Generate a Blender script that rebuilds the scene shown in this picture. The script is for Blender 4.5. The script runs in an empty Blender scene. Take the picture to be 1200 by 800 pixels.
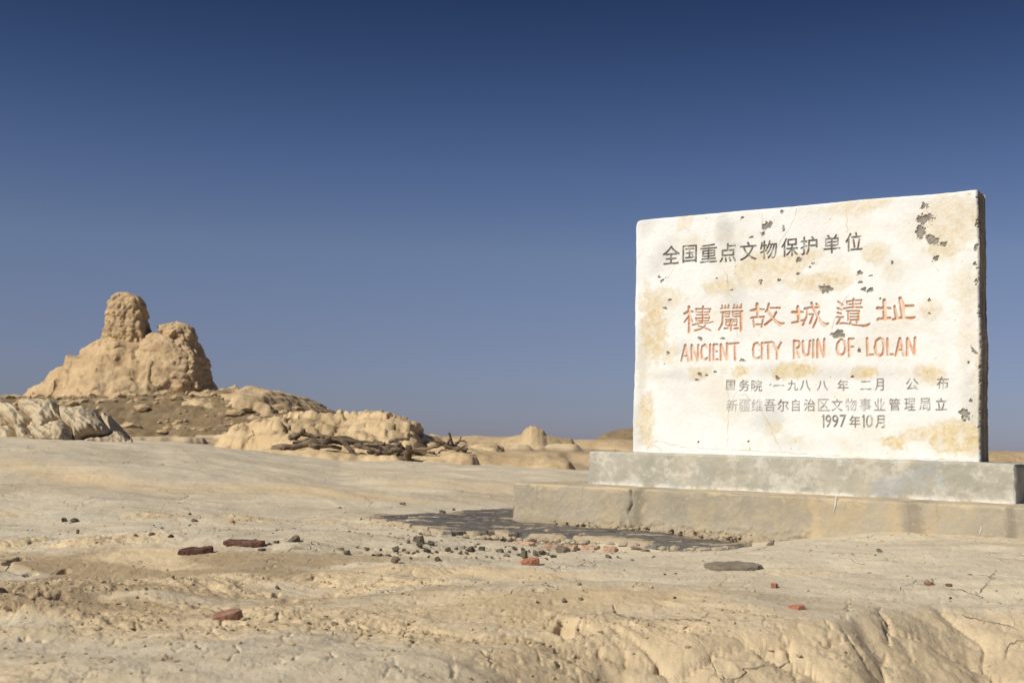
import bpy, bmesh, math, random, time
import numpy as np
from math import radians, atan, tan, cos, sin, pi, hypot
from mathutils import Matrix, Vector, Euler
T0 = time.time()
SC = bpy.context.scene
COL = SC.collection

# ------------------------------------------------------------------ camera
F = 1400.0                      # focal length in pixels of a 1200 px wide frame
ROLL = atan(.025); PITCH = atan((515.5-400)*cos(ROLL)/F)
CZ = .43                        # camera height above the clay beside the plinth
cam_d = bpy.data.cameras.new('camera'); cam = bpy.data.objects.new('camera', cam_d); COL.objects.link(cam)
cam_d.sensor_width = 36; cam_d.lens = F/1200*36
cam_d.clip_start = .05; cam_d.clip_end = 9000
RM = (Matrix.Rotation(pi/2+PITCH, 4, 'X') @ Matrix.Rotation(ROLL, 4, 'Z'))
cam.matrix_world = Matrix.Translation((0, 0, CZ)) @ RM
cam_d.dof.use_dof = True; cam_d.dof.focus_distance = 5.3; cam_d.dof.aperture_fstop = 7.5
SC.camera = cam
# ------------------------------------------------------------------ world + sun
SUN_EL = radians(40); SUN_AZ = np.array([-.80, -.60])
w = bpy.data.worlds.new('World'); SC.world = w; w.use_nodes = True
nt = w.node_tree; N = nt.nodes; L = nt.links
bg = N['Background']; bg.inputs[1].default_value = .085
sky = N.new('ShaderNodeTexSky'); sky.sky_type = 'NISHITA'; sky.sun_disc = False
sky.sun_elevation = SUN_EL; sky.sun_rotation = math.atan2(SUN_AZ[0], SUN_AZ[1]) % (2*pi)
sky.altitude = 800; sky.air_density = 1.0; sky.dust_density = .6; sky.ozone_density = 3.0
tc = N.new('ShaderNodeTexCoord'); sep = N.new('ShaderNodeSeparateXYZ'); L.new(tc.outputs['Generated'], sep.inputs[0])
ramp = N.new('ShaderNodeValToRGB'); L.new(sep.outputs[2], ramp.inputs[0])
SKY_STOPS = [(0.0, (.43,.44,.68)), (.03, (.44,.44,.64)), (.085, (.54,.48,.61)), (.153, (.62,.55,.62)), (.22, (.47,.46,.58)), (.29, (.295,.33,.45)), (.36, (.175,.205,.315)), (1.0, (.17,.20,.33))]
cr = ramp.color_ramp
while len(cr.elements) < len(SKY_STOPS): cr.elements.new(.5)
for e, (p, c) in zip(cr.elements, SKY_STOPS): e.position = p; e.color = (*c, 1)
mx = N.new('ShaderNodeMix'); mx.data_type = 'RGBA'; mx.blend_type = 'MULTIPLY'; mx.inputs['Factor'].default_value = 1
L.new(sky.outputs[0], mx.inputs['A']); L.new(ramp.outputs[0], mx.inputs['B']); L.new(mx.outputs['Result'], bg.inputs[0])
sd = bpy.data.lights.new('sun', 'SUN'); sun = bpy.data.objects.new('sun', sd); COL.objects.link(sun)
sd.energy = 4.15; sd.angle = radians(.53); sd.color = (1.0, .93, .80)
sv = Vector((SUN_AZ[0]*cos(SUN_EL), SUN_AZ[1]*cos(SUN_EL), sin(SUN_EL)))
sun.rotation_euler = sv.to_track_quat('Z', 'Y').to_euler()
SC.view_settings.view_transform = 'Standard'; SC.view_settings.look = 'None'
SC.view_settings.exposure = .12; SC.view_settings.gamma = 1

# ------------------------------------------------------------------ helpers: rays
MR = np.array(RM.to_3x3())
def ray(px, py):
    d = MR @ np.array([(px-600)/F, (400-py)/F, -1.0]); return d/np.linalg.norm(d)
def at(px, py, Y):
    d = ray(px, py); return d*(Y/d[1]) + np.array([0, 0, CZ])

# ------------------------------------------------------------------ helpers: noise
def _h(ix, iy, iz, s):
    n = (ix.astype(np.int64)*374761393 + iy.astype(np.int64)*668265263 + iz.astype(np.int64)*2147483647*7 + s*1274126177) & 0x7fffffff
    n = ((n ^ (n >> 13))*1103515245 + 12345) & 0x7fffffff
    n = ((n ^ (n >> 11))*1664525 + 1013904223) & 0x7fffffff
    return n ^ (n >> 15)
def noise2(x, y, s=0):
    x, y = np.broadcast_arrays(np.asarray(x, float), np.asarray(y, float))
    xi = np.floor(x); yi = np.floor(y); fx = x-xi; fy = y-yi
    u = fx*fx*fx*(fx*(fx*6-15)+10); v = fy*fy*fy*(fy*(fy*6-15)+10)
    def g(a, b):
        h = (_h(xi+a, yi+b, xi*0, s) & 1023)*(2*pi/1024)
        return np.cos(h)*(fx-a)+np.sin(h)*(fy-b)
    a = g(0, 0); b = g(1, 0); c = g(0, 1); d = g(1, 1)
    return 1.5*((a+(b-a)*u)*(1-v)+(c+(d-c)*u)*v)
def fbm2(x, y, o=4, s=0, gain=.5, lac=2.03):
    r = 0; a = 1; t = 0
    for i in range(o):
        r = r+a*noise2(x, y, s+i*17); t += a; a *= gain; x = x*lac+11.3; y = y*lac-7.1
    return r/t*1.3
def noise3(x, y, z, s=0):
    xi = np.floor(x); yi = np.floor(y); zi = np.floor(z); fx = x-xi; fy = y-yi; fz = z-zi
    u = fx*fx*(3-2*fx); v = fy*fy*(3-2*fy); w_ = fz*fz*(3-2*fz); r = 0
    for a in (0, 1):
        for b in (0, 1):
            for c in (0, 1):
                h = _h(xi+a, yi+b, zi+c, s); t1 = (h & 255)*(2*pi/256); zz = ((h >> 8) & 255)/127.5-1; q = np.sqrt(np.maximum(0, 1-zz*zz))
                gv = q*np.cos(t1)*(fx-a)+q*np.sin(t1)*(fy-b)+zz*(fz-c)
                r = r+gv*(u if a else 1-u)*(v if b else 1-v)*(w_ if c else 1-w_)
    return r*1.6
def fbm3(x, y, z, o=4, s=0, gain=.5):
    r = 0; a = 1; t = 0
    for i in range(o):
        r = r+a*noise3(x, y, z, s+i*13); t += a; a *= gain; x = x*2.03+5.1; y = y*2.03-3.3; z = z*2.03+1.7
    return r/t*1.3
def worley(x, y, s=0):          # distance to nearest cell edge (0 on an edge), cell id noise 0..1
    xi = np.floor(x); yi = np.floor(y); f1 = np.full(x.shape, 9.); f2 = f1.copy(); idn = f1*0
    for a in (-1, 0, 1):
        for b in (-1, 0, 1):
            h = _h(xi+a, yi+b, xi*0, s); px = xi+a+(h & 1023)/1023*.9+.05; py = yi+b+((h >> 10) & 1023)/1023*.9+.05
            d = np.hypot(px-x, py-y); n1 = d < f1
            f2 = np.where(n1, f1, np.minimum(f2, d)); idn = np.where(n1, ((h >> 5) & 1023)/1023, idn); f1 = np.minimum(f1, d)
    return f2-f1, idn, f1
def ss(a, b, x):
    t = np.clip((x-a)/(b-a), 0, 1); return t*t*(3-2*t)
def terrace(x, sharp=.25):
    i = np.floor(x); f = x-i
    return i+ss(.5-sharp, .5+sharp, f)
def gauss(X, Y, cx, cy, sx, sy, rot=0):
    c, s = cos(rot), sin(rot); a = (X-cx)*c+(Y-cy)*s; b = -(X-cx)*s+(Y-cy)*c
    return np.exp(-(a/sx)**2-(b/sy)**2)
def segdist(X, Y, pts):         # distance to a polyline and the parameter of the closest segment
    d = np.full(X.shape, 1e9)
    for (x0, y0), (x1, y1) in zip(pts[:-1], pts[1:]):
        dx, dy = x1-x0, y1-y0; t = np.clip(((X-x0)*dx+(Y-y0)*dy)/(dx*dx+dy*dy+1e-12), 0, 1)
        d = np.minimum(d, np.hypot(X-x0-t*dx, Y-y0-t*dy))
    return d

# ------------------------------------------------------------------ helpers: objects
def mesh_from(name, V, Q, smooth=True, attrs=None, T=None):
    me = bpy.data.meshes.new(name); V = np.ascontiguousarray(V, np.float32)
    Q = np.asarray(Q, np.int32).reshape(-1, 4) if Q is not None and len(Q) else np.zeros((0, 4), np.int32)
    T = np.asarray(T, np.int32).reshape(-1, 3) if T is not None and len(T) else np.zeros((0, 3), np.int32)
    me.vertices.add(len(V)); me.vertices.foreach_set('co', V.ravel())
    me.loops.add(Q.size+T.size); me.loops.foreach_set('vertex_index', np.concatenate([Q.ravel(), T.ravel()]))
    me.polygons.add(len(Q)+len(T))
    me.polygons.foreach_set('loop_start', np.concatenate([np.arange(len(Q))*4, Q.size+np.arange(len(T))*3]).astype(np.int32))
    if smooth is not None: me.polygons.foreach_set('use_smooth', np.full(len(Q)+len(T), bool(smooth)))
    for k, a in (attrs or {}).items():
        at_ = me.attributes.new(k, 'FLOAT', 'POINT'); at_.data.foreach_set('value', np.ascontiguousarray(a, np.float32).ravel())
    me.update(calc_edges=True)
    return me
def link(name, me, mat=None, parent=None, loc=(0, 0, 0), rot=(0, 0, 0), label=None, cat=None, group=None, kind=None):
    o = bpy.data.objects.new(name, me); COL.objects.link(o); o.location = loc; o.rotation_euler = rot
    if mat and me is not None and not me.materials: me.materials.append(mat)
    if parent: o.parent = parent
    if label: o['label'] = label
    if cat: o['category'] = cat
    if group: o['group'] = group
    if kind: o['kind'] = kind
    return o
def gridq(nr, nc):
    i = np.arange(nr-1)[:, None]*nc+np.arange(nc-1)[None, :]
    return np.stack([i, i+1, i+nc+1, i+nc], -1).reshape(-1, 4)

# ------------------------------------------------------------------ materials
class M:
    def __init__(s, name, rough=.95, spec=.15):
        s.m = bpy.data.materials.new(name); s.m.use_nodes = True; s.t = s.m.node_tree; s.N = s.t.nodes; s.L = s.t.links
        s.b = s.N['Principled BSDF']; s.b.inputs['Roughness'].default_value = rough; s.b.inputs['Specular IOR Level'].default_value = spec
        s.co = s.N.new('ShaderNodeTexCoord').outputs['Object']
    def noise(s, sc, det=5, rough=.55, dist=0, vec=None, stretch=None):
        n = s.N.new('ShaderNodeTexNoise'); n.inputs['Scale'].default_value = sc; n.inputs['Detail'].default_value = det
        n.inputs['Roughness'].default_value = rough; n.inputs['Distortion'].default_value = dist
        v = vec or s.co
        if stretch:
            mp = s.N.new('ShaderNodeMapping'); mp.inputs['Scale'].default_value = stretch[:3]
            if len(stretch) > 3: mp.inputs['Rotation'].default_value = (0, 0, stretch[3])
            s.L.new(v, mp.inputs[0]); v = mp.outputs[0]
        s.L.new(v, n.inputs['Vector']); return n.outputs[0]
    def vor(s, sc, feat='DISTANCE_TO_EDGE', vec=None):
        n = s.N.new('ShaderNodeTexVoronoi'); n.feature = feat; n.inputs['Scale'].default_value = sc; s.L.new(vec or s.co, n.inputs['Vector']); return n.outputs[0]
    def rng(s, x, a, b, c=0, d=1):
        n = s.N.new('ShaderNodeMapRange'); n.interpolation_type = 'SMOOTHSTEP'; s.L.new(x, n.inputs[0])
        for i, v in enumerate((a, b, c, d)): n.inputs[i+1].default_value = v
        return n.outputs[0]
    def attr(s, k):
        n = s.N.new('ShaderNodeAttribute'); n.attribute_name = k; return n.outputs['Fac']
    def math(s, op, a, b):
        n = s.N.new('ShaderNodeMath'); n.operation = op
        for i, v in enumerate((a, b)):
            if isinstance(v, (int, float)): n.inputs[i].default_value = v
            else: s.L.new(v, n.inputs[i])
        return n.outputs[0]
    def mix(s, f, a, b, mode='MIX'):
        n = s.N.new('ShaderNodeMix'); n.data_type = 'RGBA'; n.blend_type = mode
        if isinstance(f, (int, float)): n.inputs['Factor'].default_value = f
        else: s.L.new(f, n.inputs['Factor'])
        for k, v in (('A', a), ('B', b)):
            if isinstance(v, tuple): n.inputs[k].default_value = (*v, 1)
            else: s.L.new(v, n.inputs[k])
        return n.outputs['Result']
    def color(s, c):
        if isinstance(c, tuple): s.b.inputs['Base Color'].default_value = (*c, 1)
        else: s.L.new(c, s.b.inputs['Base Color'])
    def bump(s, h, dist, st=1.0):
        n = s.N.new('ShaderNodeBump'); n.inputs['Strength'].default_value = st; n.inputs['Distance'].default_value = dist; s.L.new(h, n.inputs['Height'])
        if s.b.inputs['Normal'].is_linked: s.L.new(s.b.inputs['Normal'].links[0].from_socket, n.inputs['Normal'])
        s.L.new(n.outputs[0], s.b.inputs['Normal'])

def clay_mat(name, pale, tan_, brown, scale=1.0, bd=.004):
    m = M(name)
    n1 = m.noise(1.3*scale, 8, .6); n2 = m.noise(9*scale, 8, .65); n3 = m.noise(60*scale, 6, .7); n4 = m.noise(.6*scale, 5, .5, stretch=(1, .5, 3))
    c = m.mix(m.rng(n1, .38, .62), tan_, pale)
    c = m.mix(m.math('MULTIPLY', m.rng(n2, .50, .72), .55), c, brown)
    c = m.mix(m.math('MULTIPLY', m.rng(n4, .5, .7), .45), c, brown)
    c = m.mix(m.math('MULTIPLY', m.rng(n3, .55, .75), .25), c, brown)
    m.color(c)
    m.bump(n2, bd*3, .8); m.bump(n3, bd, .8)
    return m
# main ground: dust (pale, greyer, lies on flats), clay (yellower, on broken faces), sand (brown loose sand; far off also debris and overhang shade painted in)
gm = M('desert_clay')
dust = gm.attr('dust'); sand = gm.attr('sand'); crumb = gm.attr('crumb')
nA = gm.noise(2.2, 8, .6, .3); nB = gm.noise(14, 8, .65); nC = gm.noise(90, 6, .7); nD = gm.noise(330, 4, .7)
st = gm.noise(7, 8, .62, .4, stretch=(.30, 1.5, 1, .5))
cl = gm.mix(gm.rng(nA, .35, .65), (.67, .535, .345), (.62, .495, .325))
du = gm.mix(gm.rng(nA, .3, .7), (.545, .49, .385), (.675, .59, .44))
c = gm.mix(gm.rng(gm.math('ADD', dust, gm.math('MULTIPLY', gm.math('SUBTRACT', nB, .5), .7)), .0, .80), cl, du)
c = gm.mix(gm.math('MULTIPLY', gm.rng(gm.math('ADD', sand, gm.math('MULTIPLY', gm.math('SUBTRACT', nB, .5), .9)), .3, .8), .85), c, (.37, .28, .175))
c = gm.mix(gm.math('MULTIPLY', gm.rng(st, .50, .66), .42), c, (.43, .335, .21))
c = gm.mix(gm.math('MULTIPLY', gm.rng(nC, .54, .72), .36), c, (.40, .31, .185))
nE = gm.noise(.9, 7, .62, .5, stretch=(.6, 1.3, 1, .5))
c = gm.mix(gm.math('MULTIPLY', gm.rng(nE, .50, .66), .38), c, (.42, .325, .20))
c = gm.mix(gm.math('MULTIPLY', gm.rng(nC, .44, .26), .30), c, (.74, .63, .46))
gm.color(c)
gm.bump(st, .010, .28); gm.bump(nB, .012, .45); gm.bump(nC, .0035, .75); gm.bump(nD, .0012, .8)
wn = gm.N.new('ShaderNodeTexNoise'); wn.inputs['Scale'].default_value = 7; wn.inputs['Detail'].default_value = 4; gm.L.new(gm.co, wn.inputs['Vector'])
wv = gm.N.new('ShaderNodeVectorMath'); wv.operation = 'MULTIPLY_ADD'; gm.L.new(wn.outputs['Color'], wv.inputs[0]); wv.inputs[1].default_value = (.16, .16, .16); gm.L.new(gm.co, wv.inputs[2])
for sc_v, lo_, hi_v, dd_ in ((5.5, .53, .66, .009), (17, .57, .70, .0035)):
    e_ = gm.rng(gm.vor(sc_v, vec=wv.outputs[0]), .0, .028, 0, 1); mk_ = gm.rng(gm.noise(sc_v*.35, 4, .6), lo_, hi_v)
    gm.bump(gm.math('SUBTRACT', 1.0, gm.math('MULTIPLY', gm.math('SUBTRACT', 1.0, e_), mk_)), dd_, 1.0)
fl_ = gm.vor(70, 'F1'); gm.bump(gm.math('MULTIPLY', gm.rng(fl_, .25, .6), gm.rng(nB, .52, .66)), .002, .6)
GROUND = gm.m
FARCLAY = clay_mat('far_clay', (.62, .475, .295), (.54, .405, .24), (.36, .26, .155), .35, .05).m
MIDCLAY = clay_mat('mid_clay', (.66, .51, .31), (.56, .42, .25), (.34, .245, .14), 1.0, .008).m
OUTCLAY = clay_mat('outcrop_clay', (.57, .485, .345), (.53, .435, .30), (.38, .30, .20), 1.2, .008).m
RUBBLE = clay_mat('hill_debris', (.47, .36, .225), (.38, .28, .165), (.22, .155, .09), 1.2, .09).m
STUPA = clay_mat('stupa_earth', (.68, .515, .315), (.60, .44, .26), (.36, .245, .14), .5, .06).m
def simple(name, c1, c2, sc=30, rough=.8, spec=.3, bd=.002, c3=None):
    m = M(name, rough, spec); a = m.noise(sc, 7, .65); b = m.noise(sc*5, 5, .7)
    oi = m.N.new('ShaderNodeObjectInfo').outputs['Random']
    c = m.mix(m.rng(a, .38, .62), c1, c2)
    if c3: c = m.mix(m.math('MULTIPLY', m.rng(b, .5, .7), .7), c, c3)
    c = m.mix(1.0, c, m.mix(oi, (.75, .75, .75), (1.2, 1.18, 1.15)), 'MULTIPLY')
    m.color(c); m.bump(a, bd*2, .7); m.bump(b, bd, .8); return m.m
DARKSTONE = simple('dark_slag', (.085, .076, .062), (.16, .14, .11), 40, .9, .15, .003, (.36, .30, .21))
GREYSTONE = simple('grey_stone', (.17, .145, .115), (.23, .20, .16), 30, .9, .2, .003, (.36, .31, .24))
REDSTONE = simple('dark_red_wood', (.075, .035, .026), (.15, .075, .055), 26, .6, .35, .002, (.26, .16, .12))
PINKSTONE = simple('pink_brown_wood', (.24, .125, .09), (.33, .19, .14), 30, .75, .3, .002, (.42, .30, .22))
ORANGE = simple('orange_brick', (.36, .145, .085), (.46, .22, .14), 40, .9, .2, .003, (.56, .40, .28))
PINKBRICK = simple('pink_brick', (.44, .27, .185), (.54, .41, .31), 25, .95, .1, .002, (.66, .52, .38))
DRIFT = simple('driftwood', (.12, .09, .062), (.23, .18, .13), 12, .9, .2, .006, (.13, .095, .06))
CLOD = simple('clay_clod', (.50, .40, .26), (.58, .47, .32), 60, .95, .1, .002, (.40, .32, .21))

# ------------------------------------------------------------------ terrain height
# monument frame: P1 = lower left corner of the slab's face, U along it, NN towards the viewer
P1 = np.array([.6286, 6.1269]); U = np.array([.83319, -.55298]); NN = np.array([-.55298, -.83319]); WID = 1.693
def uv_of(X, Y): return (X-P1[0])*U[0]+(Y-P1[1])*U[1], (X-P1[0])*NN[0]+(Y-P1[1])*NN[1]
def rim(X):
    r = np.interp(X, [-.5, -.1, .10, .26, .42, .60, .80, 1.0, 1.2, 1.5, 2.2], [2.15, 2.45, 2.68, 2.84, 2.80, 2.84, 2.97, 3.22, 3.42, 3.42, 3.3])
    return r
def smooth_ground(X, Y):
    a = X/np.maximum(Y, .5)
    z = np.full(X.shape, 0.0)
    y0 = np.interp(a, [-.42, -.25, -.1, .1], [5.0, 5.6, 7.2, 7.4])
    y1 = np.interp(a, [-.42, -.25, -.1, .1], [10.5, 10.5, 9.3, 9.6])
    ht = np.interp(a, [-.6, -.43, -.35, -.28, -.21, -.14, -.07, 0, .06, .3], [.33, .325, .335, .315, .24, .17, .17, .16, .14, .12])
    t = np.clip((Y-y0)/(y1-y0), 0, 1); z = z+ht*t*t*(3-2*t)
    z = z-1.25*ss(12.2, 17, Y)+.02*np.sin(Y*1.3+X)*ss(5, 8, Y)*(1-ss(11, 13, Y))
    # mound against the right of the plinth, trough along the tar
    u, n = uv_of(X, Y)
    z = z+.074*ss(.75, 1.7, u)*np.exp(-((n-.55)/.55)**2)+.03*ss(.6, 1.2, u)*np.exp(-((n-1.2)/.7)**2)
    z = z-.012*np.exp(-((n-.9)/.25)**2)*(1-ss(.5, 1., u))
    # foreground swells
    z = z+.045*gauss(X, Y, -1.05, 4.5, .7, .5)-.05*gauss(X, Y, -1.25, 3.75, .55, .30)+.03*gauss(X, Y, -.35, 3.9, .5, .25)
    z = z+.035*gauss(X, Y, .2, 3.3, .5, .2)-.02*gauss(X, Y, .05, 3.75, .6, .14)
    z = z+.03*gauss(X, Y, -2.0, 6.3, 1.2, .45)+.05*gauss(X, Y, -.9, 7.6, .9, .35)
    return z
def cliff(X, Y):
    lob, _, f1 = worley(X*3.1+fbm2(X*3, Y*3, 3, 5)*.35, Y*2.2+3.3, 31)
    r = rim(X)+.03*noise2(X*2.7, Y*2.7, 9)+.03*(.5-f1)*ss(.1, .4, X)
    s = r-Y
    side = ss(-.55, .45, X)
    d = np.where(s > 0, .40*(1-np.exp(-(np.maximum(s, 0)/.60)**1.5)), 0)
    # vertical gully beside the tall crack
    g = .018*np.exp(-((X-.885-.02*np.sin(Y*20))/.035)**2)*ss(0, .12, s)
    return -(d*side)-g*side, s, side
CR = [  # cracks traced over the clay, as image points put on the ground once
 [(620, 665+48), (612, 735), (604, 762), (608, 790)], [(664, 775), (690, 758), (716, 749), (735, 760)], [(716, 746), (728, 768), (735, 780)],
 [(842, 762), (870, 764), (905, 759), (925, 752), (950, 753), (978, 757), (995, 755)], [(932, 773), (960, 772), (985, 776), (1008, 774)],
 [(1028, 712), (1033, 725), (1041, 735), (1039, 760), (1036, 785), (1035, 799)], [(994, 706), (994, 722), (985, 730), (972, 735), (970, 750)],
 [(1079, 707), (1092, 712), (1104, 711)], [(950, 707), (968, 703), (985, 701)], [(908, 737), (925, 760), (930, 785), (937, 799)], [(770, 780), (773, 792), (778, 799)], [(750, 772), (770, 780), (783, 771)],
 [(327, 766), (338, 752), (352, 742), (372, 733)], [(205, 775), (222, 768), (248, 773)], [(218, 752), (212, 764), (203, 768)], [(262, 798), (272, 780), (277, 768)], [(318, 798), (328, 786), (333, 778)],
 [(345, 785), (352, 772), (354, 766)], [(372, 790), (385, 783), (390, 775)], [(318, 726), (328, 720)], [(306, 668), (322, 661), (342, 660)], [(308, 675), (330, 669), (345, 663)], [(385, 672), (403, 671)],
 [(30, 640), (38, 632), (40, 626)], [(20, 645), (28, 640)], [(15, 725), (45, 705), (60, 690)], [(0, 700), (22, 690), (45, 684), (70, 668)], [(90, 730), (106, 729)], [(60, 750), (72, 742), (74, 736)], [(130, 750), (148, 738), (168, 722)],
 [(612, 741), (622, 752), (630, 764), (636, 780)], [(560, 760), (572, 770), (580, 790)], [(520, 765), (530, 778), (528, 795)], [(450, 770), (462, 785), (470, 798)], [(640, 735), (655, 718), (668, 705)], [(676, 738), (690, 728), (702, 712)],
 [(1100, 745), (1130, 750), (1150, 760)], [(1170, 780), (1185, 760), (1200, 750)], [(1060, 780), (1072, 776), (1080, 782)], [(820, 688), (842, 682), (865, 680)], [(880, 683), (866, 688)],
 [(415, 760), (420, 745), (428, 735)], [(470, 690), (500, 700), (530, 702)], [(245, 742), (258, 728), (270, 716)],
]
CR_W = None
PITS = []
def crackfield(X, Y):
    return 0
def strat(X, Y):
    """thin flaking layers of the mudstone: contour-like ledges"""
    wx = X+.25*noise2(X*1.7, Y*1.7, 3); wy = Y+.25*noise2(X*1.9, Y*1.9, 4)
    return fbm2(wx*1.6+wy*.9, wy*2.6-wx*.5, 6, 21, .55)
def rough_mask(X, Y):
    m = .9*gauss(X, Y, -1.75, 4.35, .55, .34, .1)+.8*gauss(X, Y, -1.2, 3.5, .9, .35, .3)+.7*gauss(X, Y, -.2, 2.9, 1.0, .32)+.9*gauss(X, Y, -1.3, 2.9, .9, .4)
    m = m+.6*gauss(X, Y, .1, 3.65, .9, .12)+.55*gauss(X, Y, -.9, 5.9, .9, .12)+.7*gauss(X, Y, .25, 2.65, .35, .22)+.5*gauss(X, Y, -1.9, 5.8, .7, .10)
    m = m+.35*gauss(X, Y, .9, 3.9, .6, .15)
    m = m*.8*(.45+1.2*ss(-.35, .5, noise2(X*3.1+2, Y*5.2, 78)))+.45*noise2(X*1.3+7, Y*2.2, 77)
    s_ = rim(X)-Y; m = m*(1-.85*ss(-.05, .12, s_)*ss(.0, .35, X))
    return np.clip(m, 0, 1)*(1-ss(6.5, 8.5, Y))
def ground(X, Y, detail=True):
    X = np.asarray(X, float); Y = np.asarray(Y, float)
    z = smooth_ground(X, Y); cd, s, side = cliff(X, Y); z = z+cd
    far = ss(16, 26, Y)
    if detail:
        rm = rough_mask(X, Y); S = strat(X, Y); near = 1-ss(12, 20, Y)
        z = z+near*(.034*fbm2(X*.9+.3*Y, Y*1.3, 3, 51)+.006*fbm2(X*4, Y*6, 3, 61))
        led = terrace(S*9, .12)/9
        z = z+near*(.040*rm*led+.0016*(1-rm)*terrace(S*5, .10))
        z = z+near*rm*(.008*np.abs(fbm2(X*17, Y*24, 4, 71, .6))+.004*fbm2(X*40, Y*52, 3, 73, .6))+near*.0008*fbm2(X*60, Y*60, 3, 72)
        ed, idn, _ = worley(X*5.5+.5*noise2(X*6, Y*6, 1), Y*7.5+.5*noise2(X*6, Y*6, 2), 8)
        ck = np.exp(-(ed/.045)**2)*ss(.0, .35, noise2(X*2.1, Y*2.1, 90)+.25*rm-.05)
        z = z-near*.008*ck*(1-ss(5.5, 8, Y))*(.2+.8*np.clip(rm, 0, 1))+near*rm*.006*(idn-.5)
        dm = ss(.5, -.4, X)*(1-ss(4.6, 5.8, Y)); aa = X*.90-Y*.43; bb = X*.43+Y*.90
        z = z+dm*(.017*fbm2(aa*3.0, bb*.9, 3, 81)+.008*np.abs(noise2(aa*9, bb*2.2, 82)))
        z = z+near*.0013*terrace(fbm2(aa*5, bb*3, 5, 83)*3, .08)*(1-ss(6, 9, Y))
        pit = ss(.45, .62, noise2(X*11, Y*15, 93))*ss(.3, .8, rm)
        z = z-.018*pit*near
        # cliff face relief: bulging boulders, hairline fractures
        face = side*ss(.02, .15, s)
        be, bi, _ = worley(X*3.4+.35*fbm2(X*3, Y*3, 3, 111), Y*4.2+.35*fbm2(X*3, Y*3, 3, 112), 113)
        z = z+face*(.020*np.sqrt(np.clip(be, 0, .45)/.45)-.014+.012*(bi-.5)-.009*np.exp(-(be/.016)**2)+.008*fbm2(X*5, Y*6, 4, 101)+.0022*fbm2(X*24, Y*24, 4, 102, .6)+.004*terrace(fbm2(X*5, Y*14, 4, 106)*3, .08))
        for (hx, hy, hw, hh, hd) in PITS:
            z = z-hd*ss(1.15, .75, np.hypot((X-hx)/hw, (Y-hy)/hh)+.35*noise2(X*30, Y*30, 97))
        if CR_W is not None:
            msk = (Y > 2.2) & (Y < 6.0) & (np.abs(X) < 2.2)
            xs = X[msk]+.010*noise2(X[msk]*38, Y[msk]*30, 5)+.004*noise2(X[msk]*110, Y[msk]*90, 15); ys = Y[msk]+.022*noise2(X[msk]*30, Y[msk]*24, 6)
            dd = np.zeros(xs.shape)
            for k, (pl, wd, dp) in enumerate(CR_W):
                bx = (xs > min(p[0] for p in pl)-.05) & (xs < max(p[0] for p in pl)+.05) & (ys > min(p[1] for p in pl)-.08) & (ys < max(p[1] for p in pl)+.08)
                if not bx.any(): continue
                d = segdist(xs[bx], ys[bx], pl)
                dd[bx] = np.maximum(dd[bx], dp*np.exp(-(d/wd)**2)*np.clip(.55+1.3*noise2(xs[bx]*22, ys[bx]*14, 50+k), 0, 1.2))
            z[msk] -= dd
    if np.any(Y > 15):
        # wind-cut ridges of the far plain
        wx = X+4*noise2(X*.05, Y*.03, 201); r = fbm2(wx*.10, Y*.055, 5, 205)
        r2 = terrace(r*3.2+.5, .16)/3.2
        amp = np.interp(Y, [18, 30, 60, 120, 300, 900, 4000], [.25, .9, 1.35, 1.9, 2.6, 5, 8])
        top = np.interp(Y, [18, 30, 60, 120, 400, 4000], [.0, .17, .33, .42, .72, 1.9])
        yz = -.20+amp*(r2-.10)
        yz = np.minimum(yz, top+.10*noise2(X*.2, Y*.1, 7)*np.minimum(Y/60, 3))
        yz = yz+.06*far*fbm2(X*.9, Y*.6, 4, 215)
        z = np.where(Y > 15, z*(1-far)+yz*far, z)
    return z
def hit(px, py, fn=None, tmax=60):
    d = ray(px, py); lo, hi = 1.5, tmax; fn = fn or ground
    for it in range(3):
        t = np.linspace(lo, hi, 90) if it else np.geomspace(lo, hi, 260); P = d[None]*t[:, None]+np.array([0, 0, CZ])
        below = P[:, 2] < fn(P[:, 0], P[:, 1]); k = int(np.argmax(below)) if below.any() else len(t)//2
        lo, hi = t[max(k-1, 0)], t[min(k+1, len(t)-1)] if it == 0 else t[k]
    return P[k]
_c = []
for k, pl in enumerate(CR):
    q = [tuple(hit(x, y, lambda a, b: smooth_ground(a, b)+cliff(a, b)[0])[:2]) for x, y in pl]
    _c.append((q, .0024 if k not in (5, 3) else .0055, .010 if k not in (3, 5, 9) else .02))
CR_W = _c

for (x_, y_, w_, h_, d_) in [(22,655,9,8,.035),(75,671,7,5,.025),(37,676,9,4,.02),(8,698,9,5,.03),(27,703,11,4,.025),(47,705,9,3,.02),(28,746,7,3,.015),(116,713,6,2.5,.015),(120,716,6,2.5,.015),(95,730,9,2,.012),(48,747,6,2,.012),(10,664,8,4,.02),(186,693,5,2.5,.01),(324,688,5,4,.012),(455,688,10,3,.012),(630,694,8,2.5,.01),(508,764,4,3,.012),(702,759,4,3,.015),(680,778,6,3,.02),(706,793,8,3,.02),(655,780,4,3,.02),(772,780,5,4,.02)]:
    p_ = hit(x_, y_, lambda a, b: smooth_ground(a, b)+cliff(a, b)[0]); D_ = p_[1]; PITS.append((p_[0], p_[1], w_*D_/F/1.3, h_*D_/F/max(.06, (y_-500.5-.025*x_)/F)/3.2, d_))
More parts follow.
